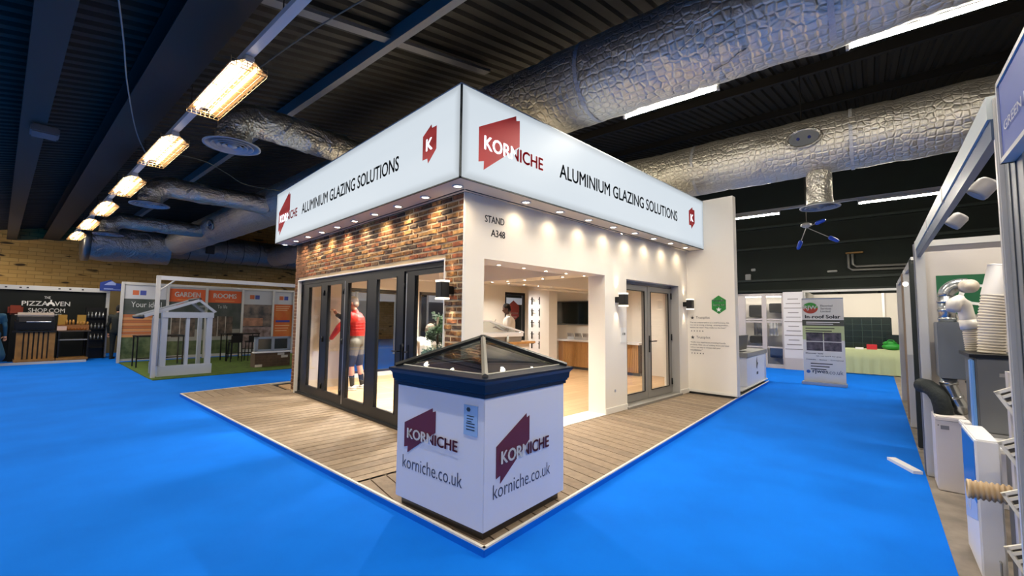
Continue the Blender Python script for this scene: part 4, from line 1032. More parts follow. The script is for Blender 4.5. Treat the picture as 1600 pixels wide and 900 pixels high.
# seated man seen from behind, beyond the topiary
J3 = dict(pelvis=(0, 0, .55), waist=(-.02, 0, .68), chest=(0, 0, .93), neck=(.04, 0, 1.06), headb=(.06, 0, 1.11), head=(.08, 0, 1.18), shL=(.01, .18, 1.0), elL=(.1, .24, .76), wrL=(.32, .12, .74), shR=(.01, -.18, 1.0), elR=(.1, -.24, .76), wrR=(.32, -.12, .74),
          hipL=(.05, .1, .53), knL=(.45, .12, .52), anL=(.42, .12, .09), hipR=(.05, -.1, .53), knR=(.45, -.12, .52), anR=(.4, -.12, .09))
seg3 = [('pelvis', 'waist', .14, .14, 'shirt'), ('waist', 'chest', .14, .155, 'shirt'), ('chest', 'neck', .13, .065, 'shirt'), ('neck', 'headb', .055, .055, 'skin'), ('chest', 'shL', .11, .085, 'shirt'), ('chest', 'shR', .11, .085, 'shirt'), ('shL', 'elL', .072, .055, 'shirt'), ('elL', 'wrL', .048, .032, 'skin'), ('shR', 'elR', .072, .055, 'shirt'), ('elR', 'wrR', .048, .032, 'skin'),
        ('pelvis', 'hipL', .12, .1, 'trouser'), ('pelvis', 'hipR', .12, .1, 'trouser'), ('hipL', 'knL', .095, .066, 'trouser'), ('knL', 'anL', .064, .048, 'trouser'), ('hipR', 'knR', .095, .066, 'trouser'), ('knR', 'anR', .064, .048, 'trouser')]
SP = (1.98, 3.42)
t, M_ = person('person', 'seated man with grey brown hair and pale shirt, partly hidden by the topiary', (SP[0], SP[1], .052), R(20), J3, seg3, dict(skin=skin_l, shirt=mat('shirt_pale', '#cfc8bc', .8), trouser=mat('trouser_grey', '#38383c', .8)), mat('hair_brown', '#5d5044', .9))
hand(t, M_, (.33, -.11, .74), (.9, .3, -.1), (0, 0, 1), skin_l, .6, 1); hand(t, M_, (.33, .11, .74), (.9, -.3, -.1), (0, 0, 1), skin_l, .6, -1)
shoes(t, M_, ((.42, .12, 0), (.4, -.12, 0)), blk)
t = thing('stool', 'low grey stool under the seated man', 'stool', (SP[0], SP[1], .052))
part('seat', B().lathe([(.0, .44), (.19, .43), (.2, .40), (.18, .385), (0, .385)], (SP[0], SP[1], .02), 20), DGREY, t, True)
for k in range(4):
    a = k*pi/2+.4; part('leg', B().tube([(SP[0]+.1*cos(a), SP[1]+.1*sin(a), .41), (SP[0]+.2*cos(a), SP[1]+.2*sin(a), .052)], .013, 8), ALU, t)
# figures at the far left stands
teal = mat('dress_teal', '#0b3f58', .8)
J4 = dict(J2); J4.update(wrL=(.1, .26, .86), elL=(.02, .26, 1.12), wrR=(.1, -.26, .86), elR=(.02, -.26, 1.12), hem1=(0, .12, .3), hem2=(0, -.12, .3))
seg4 = [(a, b2, r0, r1, 'suit' if k in ('shirt', 'trouser') else k) for a, b2, r0, r1, k in seg2 if k != 'skin' or a == 'neck']+[('slL', 'elL', .055, .048, 'suit'), ('elL', 'wrL', .048, .036, 'suit'), ('slR', 'elR', .055, .048, 'suit'), ('elR', 'wrR', .048, .036, 'suit')]
t, M_ = person('person', 'person in a dark suit standing in the gap left of the garden panels', (-.26, 16.4, 0), R(60), J4, seg4, dict(skin=skin_l, suit=mat('suit_dark', '#0c1512', .8)), mat('hair_black', '#15100e', .9), H=True, vox=.018)
hand(t, M_, (.1, .26, .86), (.1, 0, -1), (1, 0, 0), skin_l, .4); hand(t, M_, (.1, -.26, .86), (.1, 0, -1), (1, 0, 0), skin_l, .4, -1); shoes(t, M_, ((0, .11, 0), (-.03, -.11, 0)), blk)
seg5 = [(a, b2, r0, r1, 'dress' if k == 'suit' else k) for a, b2, r0, r1, k in seg4]+[('pelvis', 'hem1', .16, .2, 'dress'), ('pelvis', 'hem2', .16, .2, 'dress')]
t, M_ = person('person', 'person in a teal dress at the left edge beside the pizza stand', (-2.97, 15.6, 0), R(80), J4, seg5, dict(skin=skin_l, dress=teal), mat('hair_black', '#15100e', .9), H=True, vox=.018)
hand(t, M_, (.1, .26, .86), (.1, 0, -1), (1, 0, 0), skin_l, .4); hand(t, M_, (.1, -.26, .86), (.1, 0, -1), (1, 0, 0), skin_l, .4, -1); shoes(t, M_, ((0, .11, 0), (-.03, -.11, 0)), blk)

# ================================================================ INSIDE THE STAND
# spiral topiary
TPX, TPY = 1.62, 2.62
t = thing('spiral_topiary', 'dark green spiral topiary in a pot behind the right-hand door leaf', 'plant', (TPX, TPY, .052))
part('pot', B().lathe([(.13, 0), (.15, .02), (.19, .30), (.2, .32), (.19, .335), (.165, .33), (.165, .29)], (TPX, TPY, .052), 20), DGREY, t, True)
part('stem', B().tube([(TPX, TPY, .3), (TPX, TPY, 1.5)], .018, 8), mat('bark', '#3c2b1c', .9), t, True)
lf = B(); rnd = random.Random(5)
for i in range(7500):
    u = rnd.random(); turn = u*3.2*2*pi; rr = (.25*(1-u)**.75+.05); zc = .40+u*1.08
    a = turn+rnd.gauss(0, .75); rad = rr*(.35+.8*rnd.random()**.5); z = zc+rnd.gauss(0, .032)+.03*(a-turn)+(.02 if u > .9 else 0)
    p = Vector((TPX+rad*cos(a), TPY+rad*sin(a), z)); L = rnd.uniform(.028, .052); d = Vector((cos(a)+rnd.gauss(0, .6), sin(a)+rnd.gauss(0, .6), rnd.gauss(.2, .6))).normalized(); s = d.orthogonal().normalized()*L*.28
    lf.add([p[:], (p+d*L*.5+s)[:], (p+d*L)[:], (p+d*L*.5-s)[:]], [(0, 1, 2, 3)])
part('foliage', lf, mat('topiary_leaf', '#1a3a12', .7, var=.5, vscale=30), t, kind='stuff')
# timber topped counter with a white roof lantern on it
t = thing('service_counter', 'white counter with an oak worktop inside the stand', 'counter', (4.1, 4.0, .052))
part('carcass', B().box(3.1, 5.05, 3.72, 4.2, .052, .90), WHITE, t)
part('worktop', B().bbox(3.0, 5.16, 3.62, 4.28, .90, .95, .006), mat('oak_top', '#b9894f', .4, var=.25, vscale=8), t, label='oak worktop')
t = thing('roof_lantern', 'white framed roof lantern sample standing on the oak counter', 'roof lantern', (4.05, 3.95, .95))
x0, x1, y0, y1, z0 = 3.35, 4.78, 3.66, 4.24, .97
part('stand_box', B().box(x0+.04, x1-.04, y0+.03, y1-.03, .95, 1.07), mat('lantern_base', '#7d746b', .5), t)
part('kerb', B().bbox(x0, x1, y0, y1, 1.07, 1.16, .006), WHITE2, t)
ap = [Vector((x0+.3, (y0+y1)/2, 1.42)), Vector((x0+.62, (y0+y1)/2, 1.42))]; c4 = [Vector((x0, y0, 1.16)), Vector((x1, y0, 1.16)), Vector((x1, y1, 1.16)), Vector((x0, y1, 1.16))]
for quad in ((c4[0], c4[1], ap[1], ap[0]), (c4[2], c4[3], ap[0], ap[1])): part('pane', B().add([p[:] for p in quad], [(0, 1, 2, 3)]), GLASS2, t)
for tri in ((c4[1], c4[2], ap[1]), (c4[3], c4[0], ap[0])): part('pane', B().add([p[:] for p in tri], [(0, 1, 2)]), GLASS2, t)
for a, b2 in ((c4[0], ap[0]), (c4[3], ap[0]), (c4[1], ap[1]), (c4[2], ap[1]), (ap[0], ap[1])): part('bar', B().tube([a, b2], .022, 6), WHITE2, t)
t = thing('tap_bottle', 'small clear bottle at the end of the oak counter', 'bottle', (4.2, 3.63, .95))
part('bottle', B().lathe([(.03, 0), (.03, .1), (.012, .13), (.012, .16)], (4.25, 3.64, .951), 12), mat('bottle_glass', '#a9b0ae', .2), t, True)
# white board with door handles
t = thing('handle_board', 'white sample board with two columns of black door handles', 'board', (7.0, 5.25, .052))
part('board', B().bbox(7.0, 7.05, 4.93, 5.58, .052, 2.32, .006), WHITE2, t)
for yy in (5.42, 5.12):
    for z in (2.02, 1.68, 1.34, 1.0, .72):
        part('door_handle', B().box(6.985, 7.0, yy-.022, yy+.022, z-.12, z+.1).tube([(6.99, yy, z+.03), (6.94, yy, z+.03), (6.935, yy-.13, z+.03)], .011, 6), BLACK, t)
struct('wall_pillar', B().box(6.6, 6.95, 4.42, 4.76, .052, 2.52), WHITE)
# screen and slatted cabinet
t = thing('wall_screen', 'large black flat screen on the white end wall', 'screen', (IX-.03, 4.4, 1.32))
part('bezel', B().bbox(IX-.06, IX, 3.6, 5.2, 1.30, 2.02, .006), mat('bezel_grey', '#6b6b6b', .4, .5), t)
part('display', B().box(IX-.064, IX-.06, 3.63, 5.17, 1.34, 1.99), mat('screen_black', '#0b1413', .12), t)
solo('wall_poster', B().box(IX-.02, IX, 5.32, 5.56, 1.28, 2.0), mat('poster_dark', '#4a4240', .5), 'narrow dark picture left of the black screen', 'picture', (IX, 5.4, 1.28))
t = thing('slatted_cabinet', 'low cabinet with vertical oak slats and a white top under the screen', 'cabinet', (7.65, 3.6, .052))
part('carcass', B().box(7.5, IX-.005, 2.2, 4.62, .12, .84), mat('cab_dark', '#3a2a1c', .7), t)
part('kickboard', B().box(7.55, IX-.005, 2.2, 4.6, .052, .12), mat('kick_grey', '#5b5c60', .5), t)
part('worktop', B().bbox(7.42, IX-.005, 2.15, 5.1, .84, .89, .006), WHITE2, t)
slat_m = mat('oak_slat', '#b98a55', .5)
me = None; y = 2.22
while y < 4.6:
    bb = B().box(7.475, 7.5, y, y+.035, .13, .83)
    o = bpy.data.objects.new('slat', me or mesh_from('slat', B().box(7.475, 7.5, 0, .035, .13, .83), t.org, slat_m)); me = o.data
    COL.objects.link(o); o.parent = t.root; o.location = (0, y, 0); y += .05
part('end_panel', B().add([(7.48, 4.62, .13), (7.8, 5.05, .13), (7.8, 5.05, .84), (7.48, 4.62, .84), (7.89, 4.62, .13), (7.89, 5.05, .13), (7.89, 5.05, .84), (7.89, 4.62, .84)], [(0, 1, 2, 3), (1, 5, 6, 2), (4, 0, 3, 7)]), mat('oak_panel', '#c08d58', .5), t)
for k, y in enumerate((4.42, 4.15, 3.88, 3.60, 3.3)):
    tt_ = thing('brochure_holder', f'clear holder of black and white brochures, {["leftmost", "second from the left", "middle", "fourth from the left", "rightmost"][k]} on the white cabinet top', 'brochures', (7.6, y, .89), False, 'brochure holders on the cabinet top')
    M = Matrix.Translation((7.62, y, .89)) @ Matrix.Rotation(R(-20), 4, 'Y')
    part('brochure', B().box(-.004, .012, -.11, .11, .0, .2, M=M), mat('brochure', '#b9b4b0', .5, var=.8, vscale=7, vcol='#3b3a3c'), tt_)
    part('holder', B().box(-.02, -.006, -.12, .12, .0, .09, M=M).box(-.03, .06, -.12, .12, -.0, .012, M=M), mat('holder_clear', '#c9c9c9', .2), tt_)
# ================================================================ SMALL COUNTER BEYOND THE TALL WALL
sc0 = (7.58, -.285); SA = R(4.4); SM = rotM((sc0[0], sc0[1], 0), SA)
t = thing('reception_counter', 'small white counter with a grey top and dark emblem beyond the tall wall', 'counter', (8.5, 0, .05))
part('body', B().bbox(0, 1.95, 0, .55, .07, .69, .006, M=SM), mat('counter_white2', '#e4e6ee', .4), t)
part('top', B().bbox(-.02, 1.98, -.02, .58, .69, .79, .006, M=SM), GREYP, t, label='grey worktop')
em = SM @ face((.95, 0, .42), '-y', .002)
part('emblem', B().prism([(-.06, 0), (-.05, .14), (.02, .24), (.025, .12), (.1, .09), (.02, .02), (.01, -.04)], 0, .002, em).box(-.05, .1, -.16, -.1, 0, .002, M=em), DGREY, t)
solo('counter_plinth', B().box(-.6, 1.97, -.03, .6, .05, .07, M=SM), WHITE2, 'thin white base under the small grey topped counter', 'base', (8, 0, .05))
t = thing('leaning_screen', 'dark grey screen leaning on the small white counter', 'screen', (7.9, .15, .79))
part('screen', B().box(.1, .9, .2, .24, .01, .34, M=SM @ Matrix.Translation((0, 0, .79)) @ Matrix.Rotation(R(8), 4, 'X')), mat('screen_grey', '#55524f', .5), t)
part('foot', B().box(.3, .7, .15, .35, .79, .80, M=SM), BLACK, t)

# ================================================================ RIGHT-HAND FAR STANDS (hall axes)
FX = 13.0
t = thing('glazed_stall', 'pale stall front with two tall framed glazed cases on the right', 'stall', (FX, -.2, 0), True)
pm_ = mat('stall_frame', '#b1a9a5', .6)
part('panel', B().box(FX, FX+.06, .18, .62, 0, 2.36), pm_, t); part('panel', B().box(FX, FX+.06, -.95, -.84, 0, 2.36), pm_, t)
part('header', B().box(FX, FX+.06, -.95, .62, 2.28, 2.36), pm_, t); part('post', B().box(FX, FX+.08, -.42, -.29, 0, 2.28), pm_, t); part('sill', B().box(FX, FX+.06, -.84, .18, 0, .12), pm_, t)
part('case_light', B().box(FX+.3, FX+.5, -.9, .55, 2.26, 2.28), mat('case_lit', '#fff4e6', .5, emit=9), t)
cd = mat('case_dark', '#171a1c', .3); cw_ = mat('case_white', '#c9c4bc', .6)
for a, b2 in ((-.29, .18), (-.84, -.42)):
    for z in (.62, 1.42, 1.5): part('rail', B().box(FX+.01, FX+.05, a, b2, z, z+.05), pm_, t)
    part('pane', B().box(FX+.025, FX+.032, a, b2, .12, 2.28), GLASS, t)
part('back_panel', B().box(FX+.9, FX+.95, -.95, .62, 0, 2.36), cw_, t)
part('side_panel', B().box(FX+.06, FX+.9, .58, .62, 0, 2.36), cw_, t)
for a, b2, z0, z1, m, lab in ((-.25, .14, 1.6, 2.0, cd, 'dark oven shelf at upper left in the glazed stall'), (-.8, -.45, 1.75, 2.05, cd, 'dark appliance at upper right in the glazed stall'), (-.25, .14, .75, .98, cd, 'dark shelf unit at lower left in the glazed stall'), (-.82, -.44, .3, .62, mat('crate_blue', '#38517a', .5), 'blue crate low in the glazed stall')):
    solo('appliance', B().bbox(FX+.3, FX+.8, a, b2, z0, z1, .02), m, lab, 'appliance', (FX+.5, (a+b2)/2, z0), True)
for k, (yy, lab) in enumerate(((-.55, 'white hanging cloth in the right glazed case'), (-.1, 'grey hanging cloth in the left glazed case'))):
    solo('cloth', B().add([(FX+.4+.02*math.sin(j*2.1), yy-.12+.03*j, z) for j in range(9) for z in (1.0, 1.42)], [(2*j, 2*j+2, 2*j+3, 2*j+1) for j in range(8)]), mat('cloth_w' if k == 0 else 'cloth_g', '#d5d2cb' if k == 0 else '#77777a', .8), lab, 'cloth', (FX+.4, yy, 1.0), True)
t = thing('price_panel', 'pale panel with a list of small lines beside the roller banner', 'panel', (FX-.1, -1.15, 0), True)
part('panel', B().box(FX-.1, FX-.06, -1.42, -.9, .35, 2.38), mat('price_white', '#c8c5c6', .6), t)
part('leg', B().box(FX-.1, FX-.06, -1.42, -.9, 0, .35), pm_, t)
b = B(); M = face((FX-.1, -1.16, 0), '-x', .002)
for k in range(12):
    w_ = .14+.1*((k*7) % 3)/2; b.box(-w_, w_, 2.15-.14*k, 2.175-.14*k, 0, .001, M=M)
part('print', b, mat('print_grey', '#7a7674', .6), t)
# open stand with green table
t = thing('shell_stand', 'white shell scheme stand behind the roller banner', 'stand', (15, -2.6, 0), True)
part('back_panel', B().box(15.3, 15.34, -4.4, -.95, 0, 2.4), SHELLW, t)
part('side_panel', B().box(FX, 15.3, -1.48, -1.44, 0, 2.4), SHELLW, t)
part('fascia_rail', B().box(FX-.03, FX+.03, -4.3, -1.4, 2.36, 2.42), SHELL, t)
for y in (-1.46, -3.3): part('post', B().box(15.22, 15.3, y-.03, y+.03, 0, 2.4), SHELL, t)
part('post', B().box(FX-.03, FX+.03, -1.47, -1.41, 0, 2.4), SHELL, t)
for y in (-2.3, -3.2):
    part('spotlight', B().lathe([(.03, .06), (.05, 0), (.04, -.01)], (FX+.1, y, 2.3), 10), BLACK, t, True)
    lamp('SPOT', (FX+.1, y, 2.27), (.8, 0, -.5), 90, (1, .9, .75), t, size=.05, angle=130, blend=.8)
t = thing('table', 'long table under a pale green cloth', 'table', (13.4, -2.95, 0), True)
clo = B(); n_ = 46; ys = [-4.2+(2.1*i/(n_-1)) for i in range(n_)]
vs = []
for i, y in enumerate(ys):
    wv = .03*math.sin(i*1.3)+.018*math.sin(i*2.9+1); vs += [(13.0+wv*1.0-.03, y, .02), (13.0+wv*.3, y, .4), (13.0, y, .70), (13.7, y, .70)]
clo.add(vs, [(i*4+k, (i+1)*4+k, (i+1)*4+k+1, i*4+k+1) for i in range(n_-1) for k in range(3)])
clo.add([(13.0, -2.1, .02), (13.7, -2.1, .02), (13.7, -2.1, .7), (13.0, -2.1, .7)], [(0, 1, 2, 3)])
part('cloth', clo, mat('cloth_pale_green', '#aab38a', .9, bump=.2, bscale=60), t, True)
part('tabletop', B().box(13.02, 13.68, -4.18, -2.12, .66, .695), SHELLW, t)
for y in (-4.1, -2.2):
    for x in (13.1, 13.6): part('leg', B().tube([(x, y, 0), (x, y, .67)], .02, 8), ALU, t)
t = thing('solar_panel', 'large black solar panel standing behind the green table', 'solar panel', (14.0, -2.9, 0), True)
part('panel', B().bbox(13.95, 14.0, -3.45, -2.1, .6, 1.62, .02), mat('solar_black', '#0b1614', .25), t)
part('foot', B().box(13.9, 14.05, -3.3, -3.2, 0, .62).box(13.9, 14.05, -2.4, -2.3, 0, .62), ALU, t)
b = B()
for k in range(1, 6): b.box(13.947, 13.95, -3.45+k*.225-.003, -3.45+k*.225+.003, .65, 1.58)
for k in range(1, 5): b.box(13.947, 13.95, -3.42, -2.13, .65+k*.19, .655+k*.19)
part('grid_line', b, mat('grid_line', '#22302c', .4), t, kind='stuff')
solo('panel_box', B().bbox(13.6, 13.66, -3.62, -3.3, .70, 1.12, .01), mat('solar_black', '#0b1614', .25), 'small black panel box on the green table beside the green bag', 'box', (13.63, -3.45, .70), True)
solo('box', B().bbox(13.1, 13.3, -3.1, -2.87, .70, .84, .006), mat('box_red', '#c2262c', .5), 'red box on the green table', 'box', (13.2, -3, .70), True)
solo('leaflet_stack', B().box(13.05, 13.25, -2.8, -2.62, .70, .75), PRW, 'small white stack on the green table left of the red box', 'leaflets', (13.15, -2.7, .70), True)
t = thing('bag', 'bright green bag on the end of the table', 'bag', (13.3, -3.4, .7), True)
b = B(); b.ell((13.3, -3.42, .79), (.17, .22, .1), 14, 8); b.ell((13.3, -3.38, .88), (.12, .16, .07), 12, 6); b.v = [(x, y, max(z, .701)) for x, y, z in b.v]
part('sack', b, mat('bag_green', '#1f8a2b', .5), t, True); part('handle', B().tube([(13.2, -3.5, .9), (13.2, -3.45, .98), (13.2, -3.35, .98), (13.2, -3.3, .9)], .01, 6), mat('bag_green', '#1f8a2b', .5), t, True)
# roller banner
BX = 9.62
t = thing('roller_banner', 'white and green roller banner advertising in-roof solar', 'banner', (BX, -2.12, 0), True)
part('base', B().bbox(BX-.12, BX+.12, -2.56, -1.70, .0, .07, .01), ALU, t)
y1_, y0_ = -1.74, -2.54; bm_ = face((BX, y1_, 0), '-x', .0)
def bp(name, m, x0, x1, z0, z1, l=.001): part(name, B().box(x0, x1, z0, z1, 0, l, M=bm_), m, t)
part('sheet', B().box(0, .8, .06, 2.02, -.002, .0, M=bm_), mat('banner_white', '#e7e6e2', .5), t)
part('top_rail', B().tube([bm_ @ Vector((0, 2.025, 0)), bm_ @ Vector((.8, 2.025, 0))], .015, 8), ALU, t)
part('pole', B().tube([bm_ @ Vector((.4, .05, -.05)), bm_ @ Vector((.4, 2.0, -.05))], .012, 6), ALU, t)
bp('print', mat('banner_green_pale', '#c4d09b', .5), 0, .8, 1.05, 1.40); bp('print', mat('banner_dark', '#4c4f45', .5), 0, .8, 1.38, 1.52, .002)
up = [(.17+.15*cos(a), 1.80+.13*sin(a)) for a in [pi*k/16 for k in range(17)]]; dn = [(.17+.15*cos(a), 1.80+.13*sin(a)) for a in [pi+pi*k/16 for k in range(17)]]
part('emblem', B().prism(up, 0, .002, bm_), mat('emblem_green', '#2f9a35', .5), t); part('emblem', B().prism(dn, 0, .002, bm_), mat('emblem_red', '#b23a24', .5), t)
part('lettering', B().text('RJW', .27, .12, bm_ @ Matrix.Translation((.035, 1.74, .004)), .03), PRW, t)
b = B()
for k, s in enumerate(('Electrical', 'Services', 'Limited')): b.text(s, .26, .045, bm_ @ Matrix.Translation((.37, 1.83-.065*k, .003)), .01, keep=True)
part('lettering', b, mat('ink_black', '#1d1f20', .5), t); b = B()
b.text('In-roof Solar', .68, .085, bm_ @ Matrix.Translation((.06, 1.555, .003)), .035)
part('lettering', b, mat('ink_black', '#1d1f20', .5), t); b = B()
b.text('Discover how', .34, .035, bm_ @ Matrix.Translation((.05, .715, .003)), .02).text('we can work for you.', .48, .035, bm_ @ Matrix.Translation((.25, .655, .003)), .02)
part('lettering', b, mat('ink_black', '#1d1f20', .5), t); b = B()
b.text('Domestic  ·  Battery  ·  Commercial', .7, .03, bm_ @ Matrix.Translation((.06, .57, .003)), .02)
part('lettering', b, mat('ink_black', '#1d1f20', .5), t); b = B()
for k in range(3): b.box(.14, .14+.42-.06*k, .485-.065*k, .505-.065*k, .002, .003, M=bm_)
part('print', b, mat('ink_black', '#1d1f20', .5), t); b = B()
for k in range(3): b.box(.06, .62-.05*k, 1.31-.06*k, 1.33-.06*k, .002, .003, M=bm_)
part('print', b, mat('ink_black', '#1d1f20', .5), t)
part('lettering', B().text('rjwes', .3, .11, bm_ @ Matrix.Translation((.17, .25, .003)), .025).text('.co.uk', .28, .095, bm_ @ Matrix.Translation((.47, .265, .003)), -.005), mat('ink_blue', '#31465f', .5), t)
part('emblem', B().prism([(.09+.04*cos(k*.52), .3+.04*sin(k*.52)) for k in range(12)], 0, .002, bm_), mat('icon_blue', '#3f74b5', .5), t)
part('print', B().box(.08, .72, 1.455, 1.475, .002, .003, M=bm_).box(.08, .6, 1.415, 1.43, .002, .003, M=bm_), PRW, t)
for k in range(4):
    x0 = .07+.345*(k % 2); z0 = 1.02-.225*(k//2); part('photo', B().box(x0, x0+.325, z0, z0+.205, .001, .003, M=bm_), mat(f'photo_{k}', '#6b6470', .5, var=.6, vscale=5+k, vcol='#2c2a38'), t)

# ================================================================ RIGHT EDGE: SHELL STAND WITH VENTILATION KIT
rs = thing('shell_stand', 'grey shell scheme stand at the right edge full of ventilation equipment', 'stand', (1.5, -4.2, 0), True)
sg2 = mat('shell_grey_blue', '#8c959c', .4, .3)
EW = 3.15
part('end_panel', B().box(EW, EW+.04, -6.2, -3.5, 0, 2.28), mat('end_panel_white', '#c6bfb8', .65, bump=.02), rs)
part('top_rail', B().box(EW-.02, EW+.05, -6.2, -3.46, 2.26, 2.32), SHELL, rs)
part('post', B().bbox(3.06, 3.14, -3.50, -3.43, 0, 2.32, .006), SHELL, rs); part('post', B().bbox(3.16, 3.20, -3.49, -3.42, 0, 2.3, .006), mat('post_mid_grey', '#7e7f86', .4, .3), rs)  # double post, the second one a darker grey
fb = B().box(-.62, 3.1, -3.475, -3.435, 2.15, 2.19).box(-.62, 3.1, -3.475, -3.435, 2.26, 2.31).box(-.62, 3.1, -3.465, -3.445, 2.18, 2.27)
part('fascia_rail', B().box(-.62, 3.1, -3.478, -3.432, 2.225, 2.31), mat('rail_pale', '#c3cac8', .4, .3), rs); part('fascia_rail', B().box(-.62, 3.1, -3.47, -3.44, 2.15, 2.225), mat('rail_blue', '#4a5a72', .4, .3), rs)
part('post', B().bbox(-.63, -.60, -3.475, -3.447, 0, 2.30, .004), mat('post_edge', '#d0cdc6', .4, .2), rs)
part('post', B().bbox(-.88, -.635, -3.51, -3.462, 0, 2.33, .006), mat('post_grey', '#7a8085', .45, .3), rs, label='wide grey upright nearest the camera')
part('post_groove', B().box(-.80, -.79, -3.462, -3.459, .05, 2.28).box(-.72, -.71, -3.462, -3.459, .05, 2.28), mat('groove', '#43484c', .5), rs)
part('back_panel', B().box(-.9, EW, -6.24, -6.2, 0, 2.3), SHELLW, rs)
gp = face((EW, -3.575, 1.575), '-x', .002)
part('print', B().box(0, 1.6, 0, .385, 0, .002, M=gp), mat('panel_green', '#0f5c38', .6), rs)
eb = B().text('Green', 1.0, .2, face((EW, -3.72, 1.66), '-x', .006), .0)
part('lettering', eb, PRW, rs)
part('lettering', B().text('build', .5, .11, face((EW, -3.70, 1.39), '-x', .004), .03).text('AIR', .3, .085, face((EW, -3.70, 1.25), '-x', .004), .03), mat('ink_green_dark', '#15322a', .6), rs)
b = B()
for k in range(9): b.box(0, .05, .92+.035*k, .94+.035*k, 0, .002, M=face((EW, -3.735, 0), '-x', .002))
part('print', b, mat('ink_green_dark', '#15322a', .6), rs, kind='stuff')
# hanging header sign
t = thing('header_sign', 'blue stand name board at the top right corner', 'sign', (-1.5, -3.46, 2.02), True)
part('board', B().box(-3.0, -.80, -3.455, -3.435, 2.03, 2.27), mat('header_blue', '#27489a', .5), t)
part('rim', B().box(-3.0, -.785, -3.46, -3.43, 2.27, 2.285).box(-3.0, -.785, -3.46, -3.43, 2.015, 2.03).box(-.80, -.785, -3.46, -3.43, 2.015, 2.285), SHELL, t)
part('lettering', B().text('GREEN BUILDING', .55, .03, face((-.86, -3.433, 2.10), '+y', .002), .01), PRW, t)
for x, z, lab in ((.77, 2.29, 'white arm spotlight on the right-hand fascia rail nearer the camera'), (1.82, 2.29, 'white arm spotlight on the right-hand fascia rail further along')):
    t = thing('arm_spotlight', lab, 'spotlight', (x, -3.455, 2.2), True, 'arm spotlights on the fascia')
    part('arm', B().tube([(x, -3.46, z-.02), (x, -3.52, z-.0), (x-.02, -3.57, z-.0)], .012, 8), fixm, t, True)
    part('clamp', B().bbox(x-.035, x+.035, -3.49, -3.43, z-.08, z+.02, .008), fixm, t)
    hm = Matrix.Translation((x-.03, -3.60, z-.02)) @ Matrix.Rotation(R(40), 4, 'X') @ Matrix.Scale(.85, 4)
    part('lamp_head', B().lathe([(.045, .06), (.06, .04), (.062, -.04), (.055, -.06), (.04, -.055)], (0, 0, 0), 14, M=hm), mat('lamp_grey', '#a19e9e', .5), t, True)
    lamp('SPOT', (x-.03, -3.66, z-.08), (-.2, -.9, -.9), 22, (1, .93, .85), t, H=True, size=.04, angle=110, blend=.6)
# ventilation things
galv = mat('galvanised', '#a3a6a8', .25, .9); pvc = mat('white_pvc', '#d9d4cc', .35); ribm = mat('ribbed_hose', '#c9bfae', .5)
def ribs(bb, path, r, pitch, d=.01, n=18):
    P = [Vector(p) for p in path]; L = [0]
    for i in range(1, len(P)): L.append(L[-1]+(P[i]-P[i-1]).length)
    k = int(L[-1]/pitch); pts = []; rs_ = []
    def at(s):
        for i in range(1, len(P)):
            if s <= L[i]+1e-9: return P[i-1].lerp(P[i], (s-L[i-1])/(L[i]-L[i-1]))
        return P[-1]
    for i in range(k):
        for f, dr in ((.05, 0), (.3, d), (.6, d), (.85, 0)): pts.append(at((i+f)*pitch)); rs_.append(r+dr)
    bb.tube(pts, rs_, n); return bb
def arc(c, a0, a1, r, ex, ey, n=9): return [Vector(c)+Vector(ex)*r*cos(a0+(a1-a0)*i/n)+Vector(ey)*r*sin(a0+(a1-a0)*i/n) for i in range(n+1)]
VX = 2.8
t = thing('silencer', 'grey box silencer with galvanised pipes above and below it', 'ventilation unit', (VX, -3.62, .6), True)
part('box', B().bbox(VX, VX+.3, -3.715, -3.535, .98, 1.5, .006), mat('silencer_grey', '#6f757b', .45, .3), t)
part('pipe', B().tube([(VX+.08, -3.615, 1.48), (VX+.08, -3.615, 1.74)], .062, 20), galv, t, True)
for z in (1.52, 1.6, 1.68): part('clip_band', B().tube([(VX+.08, -3.615, z), (VX+.08, -3.615, z+.02)], .067, 20), galv, t, True)
el = arc((VX+.08, -3.72, 1.74), pi, pi/2, .105, (0, -1, 0), (0, 0, 1)); el = [(VX+.08, -3.615-.105*(1-cos(a)), 1.74+.105*sin(a)) for a in [pi/2*i/8 for i in range(9)]]
part('elbow', B().tube(el+[(VX+.06, -3.75, 1.845)], .06, 18), galv, t, True)
part('end_cap', B().tube([(VX+.06, -3.745, 1.83), (VX-.03, -3.765, 1.825)], .062, 20).tube([(VX-.03, -3.765, 1.825), (VX-.035, -3.766, 1.825)], .04, 16), mat('cap_beige', '#c6bbab', .5), t, True)
part('elbow', B().tube([(VX+.1, -3.6, .98), (VX+.1, -3.6, .9), (VX+.1, -3.625, .82), (VX+.1, -3.66, .74), (VX+.1, -3.69, .66)], .06, 18), galv, t, True)
part('clip_band', B().tube([(VX+.1, -3.6, .95), (VX+.1, -3.6, .92)], .066, 18).tube([(VX+.1, -3.63, .81), (VX+.1, -3.637, .79)], .065, 18), galv, t, True)
t = thing('insulated_elbow', 'black insulated duct elbow on top of the white cabinet', 'duct', (VX, -3.5, .65), True)
part('elbow', B().tube([(VX+.2, -3.42, .88), (VX+.12, -3.46, .88), (VX+.06, -3.50, .85), (VX+.02, -3.53, .79), (VX+.02, -3.545, .71), (VX+.02, -3.55, .652)], .068, 18), mat('insulation_black', '#10191a', .8, bump=.3, bscale=40), t, True)
t = thing('ventilation_cabinet', 'white ventilation cabinet on the floor with a small grey label', 'cabinet', (2.8, -3.57, 0), True)
part('casing', B().bbox(2.65, 2.98, -3.685, -3.475, 0, .65, .008), mat('cabinet_white', '#d2cbc7', .45), t)
